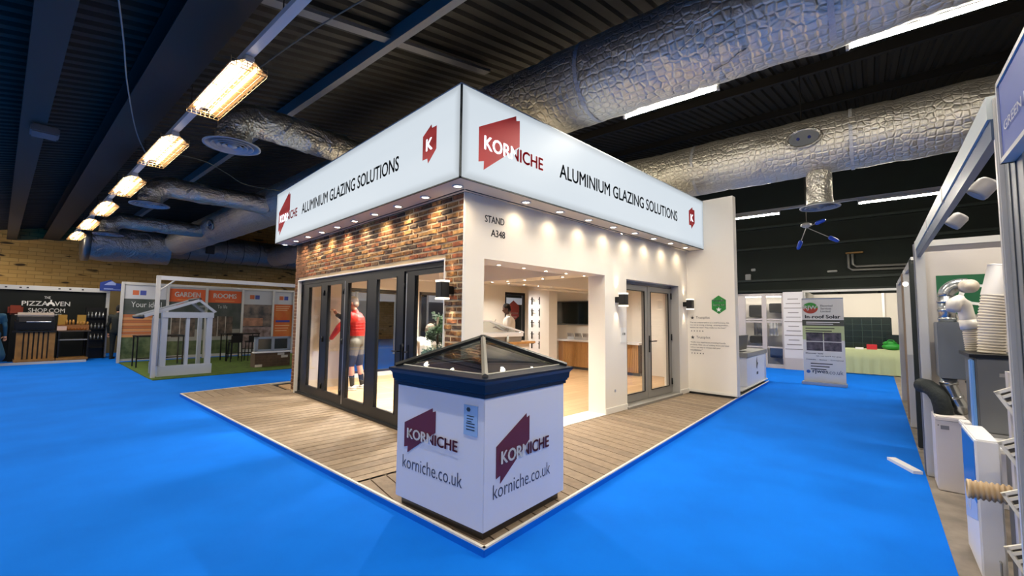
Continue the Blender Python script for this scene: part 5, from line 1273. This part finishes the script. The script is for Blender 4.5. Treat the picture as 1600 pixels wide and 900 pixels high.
part('seam', B().box(2.648, 2.65, -3.68, -3.48, .615, .62), GREYP, t)
part('label', B().box(2.646, 2.65, -3.565, -3.51, .54, .575), mat('label_grey', '#77777a', .5), t); part('screw', B().box(2.646, 2.65, -3.50, -3.492, .57, .578), DGREY, t)
t = thing('pvc_elbow', 'white plastic elbow on a thin ribbed hose', 'pipe', (2.4, -3.68, 1.22), True)
part('elbow', B().tube([(2.3, -3.60, 1.60), (2.33, -3.61, 1.66), (2.37, -3.64, 1.68), (2.4, -3.675, 1.64), (2.4, -3.69, 1.55), (2.4, -3.695, 1.47)], [.045, .05, .052, .052, .05, .048], 16), pvc, t, True)
part('collar', B().tube([(2.4, -3.69, 1.52), (2.4, -3.70, 1.44)], .054, 18), pvc, t, True)
part('ribbed_hose', ribs(B(), [(2.4, -3.70, 1.44), (2.42, -3.72, 1.19)], .042, .018, .005), ribm, t, True)
t = thing('ribbed_duct', 'tall upright ribbed duct with an open mouth on the grey unit', 'pipe', (2.1, -3.79, 1.23), True)
part('ribbed_hose', ribs(B(), [(2.1, -3.775, 1.26), (2.1, -3.79, 1.55), (2.1, -3.815, 1.72)], .072, .022, .006, 24), ribm, t, True)
part('sleeve', B().tube([(2.1, -3.81, 1.71), (2.09, -3.845, 1.94)], [.075, .062], 24, False).tube([(2.09, -3.845, 1.94), (2.095, -3.83, 1.85)], [.052, .05], 24, False), pvc, t, True)
part('rim', B().tube([Vector((2.09, -3.845, 1.94))+Vector((cos(a)*.058, sin(a)*.057, sin(a)*.008)) for a in [2*pi*k/24 for k in range(25)]], .007, 8, False), pvc, t, True)
t = thing('ribbed_duct', 'ribbed duct standing right behind the tall open one', 'pipe', (2.2, -3.97, 1.23), True)
part('ribbed_hose', ribs(B(), [(2.25, -3.96, 1.26), (2.25, -3.98, 1.85)], .06, .022, .006), ribm, t, True)
t = thing('heat_recovery_unit', 'dark grey ventilation unit on a shelf carrying the ribbed ducts', 'ventilation unit', (1.95, -3.8, .65), True)
part('casing', B().bbox(1.9, 2.4, -4.2, -3.66, .68, 1.235, .01), mat('unit_grey', '#686a6b', .4, .3), t)
part('blue_side', B().bbox(1.9, 2.0, -3.657, -3.635, .68, 1.22, .008), mat('unit_blue', '#6fa0d8', .35), t)
part('top_plate', B().box(1.88, 2.42, -4.2, -3.63, 1.235, 1.26), BLACK, t)
part('logo_plate', B().box(1.895, 1.9, -3.85, -3.78, 1.1, 1.125), GREYP, t)
part('foot', B().box(1.9, 2.4, -4.15, -3.68, .655, .68), GREYP, t)
solo('shelf', B().bbox(1.5, 2.6, -4.3, -3.62, .62, .655, .006).box(1.6, 1.65, -4.2, -3.75, 0, .62).box(2.45, 2.5, -4.2, -3.75, 0, .62), WHITE2, 'pale shelf bench under the dark grey ventilation unit', 'shelf', (2, -3.9, 0), True)
t = thing('cylinder_cabinet', 'tall white cabinet with a blue printed front at the right edge', 'cabinet', (1.2, -3.63, 0), True)
part('casing', B().bbox(.95, 1.46, -3.63, -3.525, 0, .80, .008), WHITE2, t)
part('blue_print', B().box(.97, 1.44, -3.525, -3.522, .42, .78), mat('print_blue_deep', '#1565b8', .3), t)
part('pale_print', B().prism([(0, 0), (.47, .12), (.47, .22), (0, .22)], 0, .002, face((1.44, -3.525, .2), '+y', .001)), mat('print_blue_pale', '#a9bbe0', .35), t)
b = B()
for k in range(3): b.prism([(.1+.05*k, .0), (.115+.05*k, .0), (.20+.05*k, .16), (.185+.05*k, .16)], 0, .001, face((1.44, -3.525, .3), '+y', .004))
part('print', b, PRW, t)
part('lever', B().tube([(.95, -3.6, .12), (.93, -3.6, .12), (.93, -3.6, .05)], .006, 6), GREYP, t)
solo('heater_case', B().bbox(.55, .9, -4.0, -3.64, 0, .78, .01), mat('heater_grey', '#4c4a46', .5), 'dark grey case behind the tan ribbed hose', 'case', (.7, -3.8, 0), True)
t = thing('ribbed_hose', 'tan ribbed hose jutting out near the lower right corner', 'hose', (.6, -3.6, .55), True)
part('hose', ribs(B(), [(.6, -3.455, .595), (.58, -3.62, .605), (.6, -3.9, .6)], .042, .02, .008, 24), mat('hose_tan', '#a98f6b', .55), t, True)
part('rim', B().tube([Vector((.6, -3.452, .595))+Vector((cos(a)*.045, 0, sin(a)*.045)) for a in [2*pi*k/24 for k in range(25)]], .006, 8, False), mat('hose_rim', '#c4ad88', .55), t, True)
solo('hose_bracket', B().box(.5, .7, -3.9, -3.86, 0, .66), GREYP, 'grey upright holding the tan ribbed hose', 'bracket', (.6, -3.9, 0), True)
gm = mat('grille_white', '#d9d4c8', .5); gd = mat('grille_dark', '#55504a', .7)
vent_p = None
for k, (z, lab) in enumerate(((1.12, 'top'), (.87, 'second'), (.62, 'third'), (.36, 'lowest'))):
    M = Matrix.Translation((.42, -3.645, z)) @ Matrix.Rotation(R(-28), 4, 'X')
    t = thing('vent_grille', f'square white vent grille on the grey upright, {lab} of the four', 'vent', (.42, -3.645, z-.07), True, 'vent grilles on the upright')
    part('frame', B().box(0, .015, -.075, .075, -.07, -.055, M=M).box(0, .015, -.075, .075, .055, .07, M=M).box(0, .015, -.075, -.06, -.07, .07, M=M).box(0, .015, .06, .075, -.07, .07, M=M).box(.012, .016, -.07, .07, -.06, .06, M=M), gm, t)
    for q in range(3): part('louvre', B().box(-.004, .006, -.06, .06, -.04+.035*q, -.026+.035*q, M=M), gm, t)
    part('recess', B().box(.008, .012, -.055, .055, -.05, .05, M=M), gd, t)
solo('vent_upright', B().box(.44, .50, -3.70, -3.60, 0, 1.25), mat('upright_white', '#b9b4ae', .5), 'pale upright board carrying the four vent grilles', 'board', (.47, -3.65, 0), True)
solo('floor_strip', B().box(3.05, 3.5, -3.3, -3.22, 0, .03, M=Matrix.Translation((3.2, -3.3, 0)) @ Matrix.Rotation(R(25), 4, 'Z') @ Matrix.Translation((-3.2, 3.26, 0))), WHITE2, 'short white strip lying on the blue carpet by the grey post', 'strip', (3.2, -3.3, 0), True)
# next stands along the aisle
t = thing('shell_stand', 'row of shell stand uprights further along the right aisle', 'stand', (6, -3.5, 0), True)
for x, m in ((4.2, mat('pillar_black', '#0d1513', .5)), (5.6, SHELL), (6.3, mat('post_brown', '#8b7763', .5)), (8.3, SHELL)):
    part('post', B().bbox(x, x+.08, -3.50, -3.43, 0 if m is not MC.get('pillar_black') else .02, 2.25, .006), m, t)
part('end_panel', B().box(4.3, 4.34, -6, -3.5, 0, 2.28), mat('pillar_black', '#0d1513', .5), t)
part('top_rail', B().box(4.2, 8.4, -3.49, -3.45, 2.2, 2.28), SHELL, t)
part('side_panel', B().box(6.4, 6.44, -6, -3.5, 0, 2.2), mat('side_brown', '#7d6d5d', .6), t); part('end_panel', B().box(8.4, 8.44, -6, -3.5, 0, 2.25), SHELLW, t)
part('clip_light', B().ell((4.9, -3.42, 2.0), (.03, .03, .03), 10, 6), mat('clip_lit', '#fff1dd', .4, emit=6), t, True)

# ================================================================ LEFT FAR STANDS
PY = 17.6
t = thing('shell_stand', 'black walled pizza oven stand on the far left', 'stand', (-5, PY, 0), True)
part('back_panel', B().box(-11, -.42, PY, PY+.05, 0, 2.36), mat('panel_black_green', '#050b08', .9), t)
part('fascia_rail', B().box(-11, -.42, PY-.06, PY, 2.24, 2.38), SHELL, t)
part('post', B().box(-.45, -.36, PY-.08, PY+.05, 0, 2.38), SHELL, t)
part('skirting', B().box(-11, -1.0, PY-1.75, PY-1.68, 0, .07), SHELL, t)
part('lettering', B().text('THE', .14, .08, face((-1.85, PY, 1.97), '-y', .003), .01, 'c').text('PIZZA', .58, .15, face((-2.40, PY, 1.74), '-y', .003), .02).text('VEN', .36, .15, face((-1.68, PY, 1.74), '-y', .003), .02).text('SHOP.COM', .82, .14, face((-2.25, PY, 1.52), '-y', .003), .015).text('PREMIUM QUALITY PIZZA OVENS', .7, .03, face((-2.2, PY, 1.45), '-y', .003)), PRW, t)
dm = face((-1.765, PY, 1.74), '-y', .003)
dome = [(.1*cos(a), .13*sin(a)) for a in [pi*k/12 for k in range(13)]]; dome_i = [(.045*cos(a), .06*sin(a)) for a in [pi-pi*k/12 for k in range(13)]]
part('emblem', B().prism(dome+dome_i, 0, .002, dm).box(-.015, .02, .13, .2, 0, .002, M=dm), PRW, t)
for k, x in enumerate((-2.75, -2.45, -2.3, -1.6, -1.35, -1.05)): part('fascia_clip', B().box(x-.025, x+.025, PY-.075, PY-.06, 2.29, 2.33), DGREY, t)
wood = mat('crate_wood', '#a07236', .6, var=.3, vscale=6)
t = thing('oven_bench', 'slatted wooden bench carrying the pizza oven', 'bench', (-2.05, 16.6, 0), True)
part('carcass', B().box(-2.48, -1.68, 16.36, 16.8, .12, .93), mat('bench_dark', '#1a130c', .7), t); part('top', B().bbox(-2.56, -1.655, 16.25, 16.85, .93, .97, .006), BLACK, t)
for k in range(9):
    x = -2.48+.8*k/8; w_ = .07 if k in (0, 8) else .032; part('slat', B().box(max(-2.48, x-w_), min(-1.68, x+w_), 16.32, 16.36, .12, .93), wood, t)
part('base_board', B().bbox(-2.5, -1.66, 16.25, 16.85, .05, .12, .006), wood, t)
for x in (-2.44, -1.72): part('foot', B().box(x-.03, x+.03, 16.3, 16.8, 0, .05), BLACK, t)
t = thing('pizza_oven', 'black pizza oven with a pale lid on the slatted bench', 'oven', (-2.08, 16.55, .97), True)
part('body', B().bbox(-2.54, -1.7, 16.3, 16.8, 1.0, 1.3, .03), mat('oven_black', '#101010', .25, .3), t)
part('lid', B().bbox(-2.54, -1.68, 16.28, 16.82, 1.38, 1.52, .06), mat('oven_lid', '#c9b9a9', .35, .3), t); part('mouth', B().box(-2.45, -1.78, 16.295, 16.3, 1.24, 1.38), mat('oven_mouth', '#241d18', .5), t)
part('chamber', B().box(-2.5, -1.72, 16.32, 16.8, 1.29, 1.4), BLACK, t); part('handle', B().tube([(-2.3, 16.26, 1.24), (-1.8, 16.26, 1.24)], .012, 6), ALU, t)
for x in (-2.48, -1.76): part('foot', B().box(x-.03, x+.03, 16.35, 16.75, .97, 1.0), BLACK, t)
t = thing('shelf_table', 'dark table of small goods beside the pizza oven', 'table', (-1.3, 16.6, 0), True)
part('top', B().bbox(-1.64, -.9, 16.25, 16.9, .93, .97, .006), mat('table_brown', '#4a3a2a', .6), t); part('shelf', B().box(-1.62, -.95, 16.3, 16.85, .66, .69), GREYP, t)
part('base_board', B().bbox(-1.64, -.93, 16.25, 16.85, .05, .12, .006), wood, t)
for x in (-1.6, -.95): part('leg', B().box(x-.02, x+.02, 16.3, 16.8, 0, .93), BLACK, t)
solo('display_shelf', B().bbox(-1.64, -.92, 16.6, 16.85, .97, 1.14, .006), mat('tray_wood', '#8d5a2b', .6), 'long low wooden tray at the back of the goods table', 'tray', (-1.3, 16.7, .97), True)
solo('white_card', B().box(-1.66, -1.45, 16.3, 16.4, .97, 1.1), mat('card_pink', '#d8b6a4', .6), 'pale card in front of the wooden tray', 'card', (-1.55, 16.35, .97), True)
for x, lab in ((-1.53, 'yellow box at the left of the goods table'), (-1.10, 'yellow box with a mark at the right of the goods table')):
    solo('box', B().bbox(x-.1, x+.1, 16.66, 16.78, 1.14, 1.46, .006), mat('box_yellow', '#a8802a', .6), lab, 'box', (x, 16.7, 1.14), True)
for k in range(7):
    x = -1.44+.075*k+(.03 if k > 2 else 0); hgt = .16 if k < 3 else .1
    solo('jar', B().lathe([(.026, 0), (.028, hgt*.75), (.018, hgt*.85), (.02, hgt)], (x, 16.62, 1.14), 10), mat('jar_amber', '#b8863f', .4), f'small amber jar on the wooden tray, {ord1[k] if k < 6 else "seventh"} from the left', 'jar', (x, 16.62, 1.14), True, 'amber jars on the goods table', smooth=True)
for k in range(6):
    x = -1.4+.075*k; solo('tub', B().lathe([(.028, 0), (.032, .07), (.03, .075)], (x, 16.45, .97), 10), mat('tub_orange', '#9c5a24', .5), f'small orange tub in the front row of the goods table, {ord1[k]} from the left', 'tub', (x, 16.45, .97), True, 'orange tubs on the goods table', smooth=True)
t = thing('covered_oven', 'rust coloured cover on a black stand behind the pizza oven', 'cover', (-2.5, 17.4, 0), True)
part('cover', B().bbox(-2.68, -2.36, 17.3, 17.5, 1.45, 1.74, .05), mat('cover_rust', '#7a2d17', .8), t)
part('stand', B().box(-2.6, -2.44, 17.34, 17.46, 0, 1.46), mat('stand_black', '#060807', .9), t)
t = thing('tool_rack', 'dark rack of small steel tools at the right of the pizza stand', 'rack', (-.72, 17.0, 0), True)
part('frame', B().box(-.98, -.96, 16.9, 17.2, 0, 1.7).box(-.5, -.48, 16.9, 17.2, 0, 1.7).box(-.98, -.48, 17.18, 17.2, 0, 1.7), BLACK, t)
for z in (.35, .62, .98, 1.35): part('shelf', B().box(-.98, -.48, 16.9, 17.2, z, z+.02), BLACK, t)
rnd = random.Random(2)
for zi, z in enumerate((.64, 1.0, 1.37)):
    for k in range(5):
        x = -.92+.09*k
        solo('steel_tool', B().lathe([(.012, 0), (.03, .02), (.03, .09+rnd.random()*.06), (.012, .13), (.01, .19)], (x, 16.97, z), 8), mat('tool_steel', '#8c8f90', .3, .7), f'small steel tool on the {["lower", "middle", "upper"][zi]} shelf of the dark rack, {ord1[k]} from the left', 'tool', (x, 16.97, z), True, 'steel tools on the dark rack', smooth=True)
t = thing('house_sign', 'blue house-shaped hanging sign between the two left stands', 'sign', (-.32, 17.3, 2.3), True)
part('board', B().prism([(-.66, 2.3), (0, 2.3), (0, 2.56), (-.26, 2.58), (-.40, 2.68), (-.66, 2.58)], 17.28, 17.32, Matrix(((1, 0, 0, 0), (0, 0, 1, 0), (0, 1, 0, 0), (0, 0, 0, 1)))), mat('house_blue', '#12307f', .6), t)
hm = face((-.62, 17.28, 2.32), '-y', .003)
part('print', B().prism([(.06, .18), (.16, .27), (.26, .32), (.36, .25), (.36, .18)], 0, .001, hm).box(.06, .3, .05, .07, 0, .001, M=hm).box(.06, .5, .02, .032, 0, .001, M=hm), mat('house_print', '#8494c8', .6), t)
part('pole', B().box(-.06, -.02, 17.3, 17.34, 0, 2.3), SHELL, t)
struct('wall_corridor', B().box(-.3, .6, 19.5, 19.6, 0, 2.4), mat('corridor_ochre', '#8f7a4e', .8), H=True)

# ---- garden rooms stand
GY = 14.7
gs = thing('shell_stand', 'garden rooms stand with five tall printed panels', 'stand', (2, GY, 0), True)
grass = mat('fake_grass', '#4f6a1a', .95, bump=.6, bscale=220, var=.4, vscale=7)
solo('grass_mat', B().prism([(-.52, 9.5), (2.95, 9.65), (4.7, 9.7), (4.7, GY), (-.4, GY), (-.52, 10.2)], .0, .02), grass, 'green artificial grass mat under the garden stand', 'mat', (2, 12, 0), True)
pan = [(-.38, .66), (.74, 1.74), (1.82, 2.86), (2.94, 3.92), (3.98, 4.7)]
pgrey = mat('panel_grey', '#c2c4c9', .6); porange = mat('panel_orange', '#cf5a2a', .6); pslate = mat('panel_slate', '#4d5250', .6, var=.4, vscale=2.2, vcol='#2f3a33')
pwood = mat('panel_cladding', '#b0653a', .6); pgreen = mat('panel_grass', '#33472a', .7, var=.5, vscale=5, vcol='#5d6a4a'); ppat = mat('panel_photo', '#8a7a70', .6, var=.8, vscale=3.5, vcol='#33363c')
for i, (a, b2) in enumerate(pan):
    po = part('panel', B().box(a, b2, GY, GY+.04, .05, 2.44), mat('panel_base', '#aeb0b3', .6), gs)
    def pr_(m, x0, x1, z0, z1, l=.003): part('print', B().box(x0, x1, GY-l, GY, z0, z1), m, (gs, po))
    if i in (1, 2):
        pr_(porange, a, b2, 1.93, 2.36)
        part('lettering', B().text(('GARDEN', 'ROOMS')[i-1], .72, .17, face(((a+b2)/2-.0, GY-.004, 2.09), '-y', .001), .03, 'c'), PRW, (gs, po)); pr_(mat('panel_tan', '#d98a50', .6), a+.22, b2-.22, 1.98, 2.01, .005)
        pr_(pslate, a, b2, 1.0, 1.93); pr_(pgreen, a, b2, .15, .62); pr_(mat('panel_patio', '#8d8d88', .6), a, b2, .62, 1.0)
        pr_(mat('panel_glazing', '#6d5c50', .5, var=.6, vscale=6, vcol='#2c2723'), a+.1, b2-.25, .75, 1.45, .005)
        for q in range(3): pr_(mat('panel_mullion', '#b9b4ab', .6), a+.08+.24*q, a+.1+.24*q, .75, 1.45, .007)
        if i == 2: part('lettering', B().text('To life', .3, .12, face((a+.3, GY-.006, 1.73), '-y'), -.005), mat('script_pale', '#b7bcb8', .6), (gs, po))
    elif i == 0:
        pr_(pgrey, a, b2, 1.98, 2.4); pr_(pslate, a, b2, 1.0, 1.98); pr_(pgreen, a, b2, .12, .8)
        for q in range(8): pr_(pwood if q % 2 else mat('panel_cladding2', '#c98a55', .6), a, a+.72, .78+.09*q, .86+.09*q, .005)
        part('lettering', B().text('Your ideal', .75, .17, face((a+.18, GY-.006, 1.72), '-y'), -.005), mat('script_white', '#d9dbd8', .6), (gs, po))
    elif i == 3:
        pr_(pgrey, a, b2, 1.9, 2.4); pr_(ppat, a, b2, .25, 1.9); pr_(mat('panel_salmon', '#b5836a', .6, var=.5, vscale=5), a, b2-.3, 1.1, 1.4, .005); pr_(mat('panel_pinkgrey', '#a9979a', .6, var=.6, vscale=4, vcol='#5c4a44'), a, b2, .3, 1.05, .005)
    else:
        pr_(pgrey, a, b2, 1.93, 2.4); pr_(mat('panel_orange2', '#c9792f', .6, var=.25, vscale=2, vcol='#c4551f'), a, b2, .65, 1.93); pr_(mat('panel_indigo', '#3c3f8f', .6), a+.1, b2-.1, 1.24, 1.32, .005)
        for q in range(6): pr_(mat('panel_line', '#e2b98c', .6), a+.08, b2-.1-.05*(q % 3), 1.84-.075*q if q < 3 else 1.2-.1*(q-2), 1.865-.075*q if q < 3 else 1.225-.1*(q-2), .005)
    if i in (0, 3, 4):
        for q, m in ((.2, mat('tile_orange', '#c4633a', .5)), (.38, mat('tile_blue', '#3a4a9a', .5))): part('emblem', B().box(a+q, a+q+.15, GY-.005, GY, 2.1, 2.25).box(a+q+.05, a+q+.1, GY-.0055, GY, 2.15, 2.2), m, (gs, po))
for x in (-.42, .70, 1.78, 2.90, 3.95, 4.72): part('post', B().box(x-.035, x+.035, GY-.05, GY+.05, 0, 2.46), SHELL, gs)
part('top_rail', B().box(-.45, 4.75, GY-.03, GY+.03, 2.42, 2.5), SHELL, gs)
g = thing('gantry_frame', 'white goalpost frame at the front of the garden stand', 'frame', (1.3, 9.86, 0), True)
part('post', B().bbox(-.5, -.42, 9.82, 9.90, .02, 2.42, .006), SHELL, g); part('post', B().bbox(4.62, 4.7, 9.82, 9.90, .02, 2.42, .006), SHELL, g)
part('top_beam', B().bbox(-.5, 4.7, 9.83, 9.89, 2.32, 2.42, .006), mat('beam_white', '#d3d3d1', .5), g)
part('brace', B().tube([(-.44, 9.86, 2.05), (-.14, 9.86, 2.34)], .02, 6), SHELL, g); part('brace', B().tube([(4.63, 9.86, 2.05), (4.33, 9.86, 2.34)], .02, 6), SHELL, g)
p = thing('glazed_porch', 'pale grey framed glazed porch model with a sloping roof', 'porch', (.2, 10.4, .02), True)
fw_ = mat('porch_white', '#a6adb9', .5)
part('side_frame', B().box(-.32, -.2, 10.02, 10.12, .02, 1.45), fw_, p); part('side_frame', B().box(.60, .72, 10.02, 10.12, .02, 1.55), fw_, p)
part('head_frame', B().box(-.32, .74, 10.0, 10.14, 1.42, 1.56), fw_, p); part('sill', B().box(-.36, .74, 9.98, 10.16, .02, .26), fw_, p); part('mullion', B().box(.17, .24, 10.03, 10.11, .26, 1.42), fw_, p)
part('pane', B().box(-.2, .60, 10.065, 10.075, .26, 1.42), GLASS, p)
part('side_frame', B().box(-.32, -.24, 10.9, 11.0, .02, 1.45), fw_, p); part('side_frame', B().box(.64, .72, 10.9, 11.0, .02, 1.5), fw_, p); part('sill', B().box(-.34, -.26, 10.1, 11.0, .02, .3), fw_, p)
part('side_wall', B().box(-.34, -.30, 10.1, 10.95, .02, 1.4), mat('porch_side', '#8a8f96', .5), p)
for y0r in (10.0, 10.96):
    rb = B()
    rb.add([(-.66, y0r, 1.42), (-.66, y0r, 1.49), (.42, y0r, 1.90), (.42, y0r, 1.83), (-.66, y0r+.05, 1.42), (-.66, y0r+.05, 1.49), (.42, y0r+.05, 1.90), (.42, y0r+.05, 1.83)], [(0, 1, 2, 3), (7, 6, 5, 4), (0, 4, 5, 1), (1, 5, 6, 2), (2, 6, 7, 3), (3, 7, 4, 0)])
    rb.add([(.42, y0r, 1.83), (.42, y0r, 1.90), (.8, y0r, 1.58), (.74, y0r, 1.55), (.42, y0r+.05, 1.83), (.42, y0r+.05, 1.90), (.8, y0r+.05, 1.58), (.74, y0r+.05, 1.55)], [(0, 1, 2, 3), (7, 6, 5, 4), (0, 4, 5, 1), (1, 5, 6, 2), (2, 6, 7, 3), (3, 7, 4, 0)])
    part('roof_frame', rb, fw_, p)
part('roof_pane', B().plate([(-.64, 10.04, 1.47), (.42, 10.04, 1.88), (.42, 10.98, 1.88), (-.64, 10.98, 1.47)]), GLASS2, p); part('roof_pane', B().plate([(.42, 10.04, 1.88), (.78, 10.04, 1.57), (.78, 10.98, 1.57), (.42, 10.98, 1.88)]), GLASS2, p)
part('gutter', B().tube([(-.68, 10.0, 1.44), (-.68, 11.0, 1.44)], .045, 8), mat('gutter_dark', '#24272b', .4), p, True); part('ridge', B().tube([(.42, 10.0, 1.9), (.42, 11.0, 1.9)], .03, 8), mat('gutter_dark', '#24272b', .4), p, True)
def bar_table(x0, x1, y0, y1, lab):
    t = thing('bar_table', lab, 'table', ((x0+x1)/2, (y0+y1)/2, .02), True, None)
    part('top', B().bbox(x0, x1, y0, y1, .86, .90, .004), BLACK, t)
    for x in (x0+.03, x1-.03):
        for y in (y0+.03, y1-.03): part('leg', B().box(x-.015, x+.015, y-.015, y+.015, .02, .86), BLACK, t)
    part('stretcher', B().box(x0+.03, x1-.03, y0+.02, y0+.04, .25, .28), BLACK, t)
bar_table(1.9, 2.9, 12.9, 13.5, 'tall black bar table with stools on the grass mat'); bar_table(-.35, .75, 12.6, 13.2, 'tall black bar table behind the glazed porch')
st0 = None
for i, (x, y, lab) in enumerate(((2.1, 12.7, 'black bar stool at the left of the tall black table'), (2.6, 12.7, 'black bar stool at the right of the tall black table'), (2.45, 13.75, 'black bar stool behind the tall black table'))):
    if st0 is None:
        t = st0 = thing('bar_stool', lab, 'stool', (x, y, .02), True, 'bar stools on the garden stand')
        part('seat', B().bbox(x-.17, x+.17, y-.17, y+.17, .62, .66, .01), BLACK, t); part('backrest', B().bbox(x-.16, x+.16, y-.17, y-.14, .66, .84, .01), BLACK, t)
        for sx in (-.14, .14):
            for sy in (-.14, .14): part('leg', B().tube([(x+sx, y+sy, .62), (x+sx*1.15, y+sy*1.15, .02)], .012, 6), BLACK, t)
    else: dup(st0, (x, y, .02), lab)
t = thing('window_sample', 'grey double window set on a low brick base on the grass mat', 'window sample', (2.35, 10.55, .02), True)
part('brick_base', B().box(1.9, 2.86, 10.42, 10.75, .02, .42), mat('mortar_dark', '#5a4a3c', .9), t)
bm2 = None
for r in range(5):
    for c in range(5):
        x = 1.9+.2*c-(.1 if r % 2 else 0); xa, xb = max(1.9, x), min(2.86, x+.2)
        if xb-xa > .04: part('brick', B().box(xa+.006, xb-.006, 10.412, 10.43, .028+.078*r, .098+.078*r), mat('brick_brown', '#54402f', .8, var=.4, vscale=5) if (r+c) % 7 else mat('brick_pale', '#b9b2a6', .8), t)
wf = B(); z0, z1 = .46, .88
for xx in (1.9, 2.34, 2.79): wf.box(xx, xx+.08, 10.45, 10.55, z0, z1)
wf.box(1.9, 2.87, 10.45, 10.55, z0, z0+.06).box(1.9, 2.87, 10.45, 10.55, z1-.06, z1)
part('frame', wf, mat('frame_bluegrey', '#7d8794', .5), t)
for xx in (1.98, 2.42): part('pane', B().box(xx, xx+.37, 10.49, 10.5, z0+.06, z1-.06), mat('pane_dark', '#1b2624', .15), t)
part('sill', B().bbox(1.86, 2.9, 10.38, 10.56, .42, .46, .006), WHITE2, t)
# stands seen through the back windows
for i, (x, y, w_, m, lab) in enumerate(((5.6, 13.4, 1.9, SHELLW, 'pale stand panel seen through the rear windows, left'), (8.2, 12.2, 2.4, mat('rear_grey', '#6d7072', .6), 'grey stand panel seen through the rear windows, centre'), (11.4, 11.0, 2.6, mat('rear_dark', '#2a2e30', .6), 'dark stand panel seen through the rear windows, right'))):
    t = thing('shell_stand', lab, 'stand', (x, y, 0), True)
    part('back_panel', B().box(x, x+w_, y, y+.04, 0, 2.4), m, t); part('fascia', B().box(x, x+w_, y-1.6, y-1.56, 2.1, 2.4), PRW, t)
    for xx in (x, x+w_): part('post', B().box(xx-.03, xx+.03, y-1.61, y-1.55, 0, 2.4), SHELL, t)
    for k in range(2): part('display_block', B().bbox(x+.2+.8*k, x+.8+.8*k, y-.9, y-.4, 0, .9+.4*k, .01), mat(f'block_{i}{k}', ['#7c8791', '#c9c9c9', '#3a3d40', '#8b7f70', '#5d6a75', '#b5aea4'][i*2+k], .6), t)
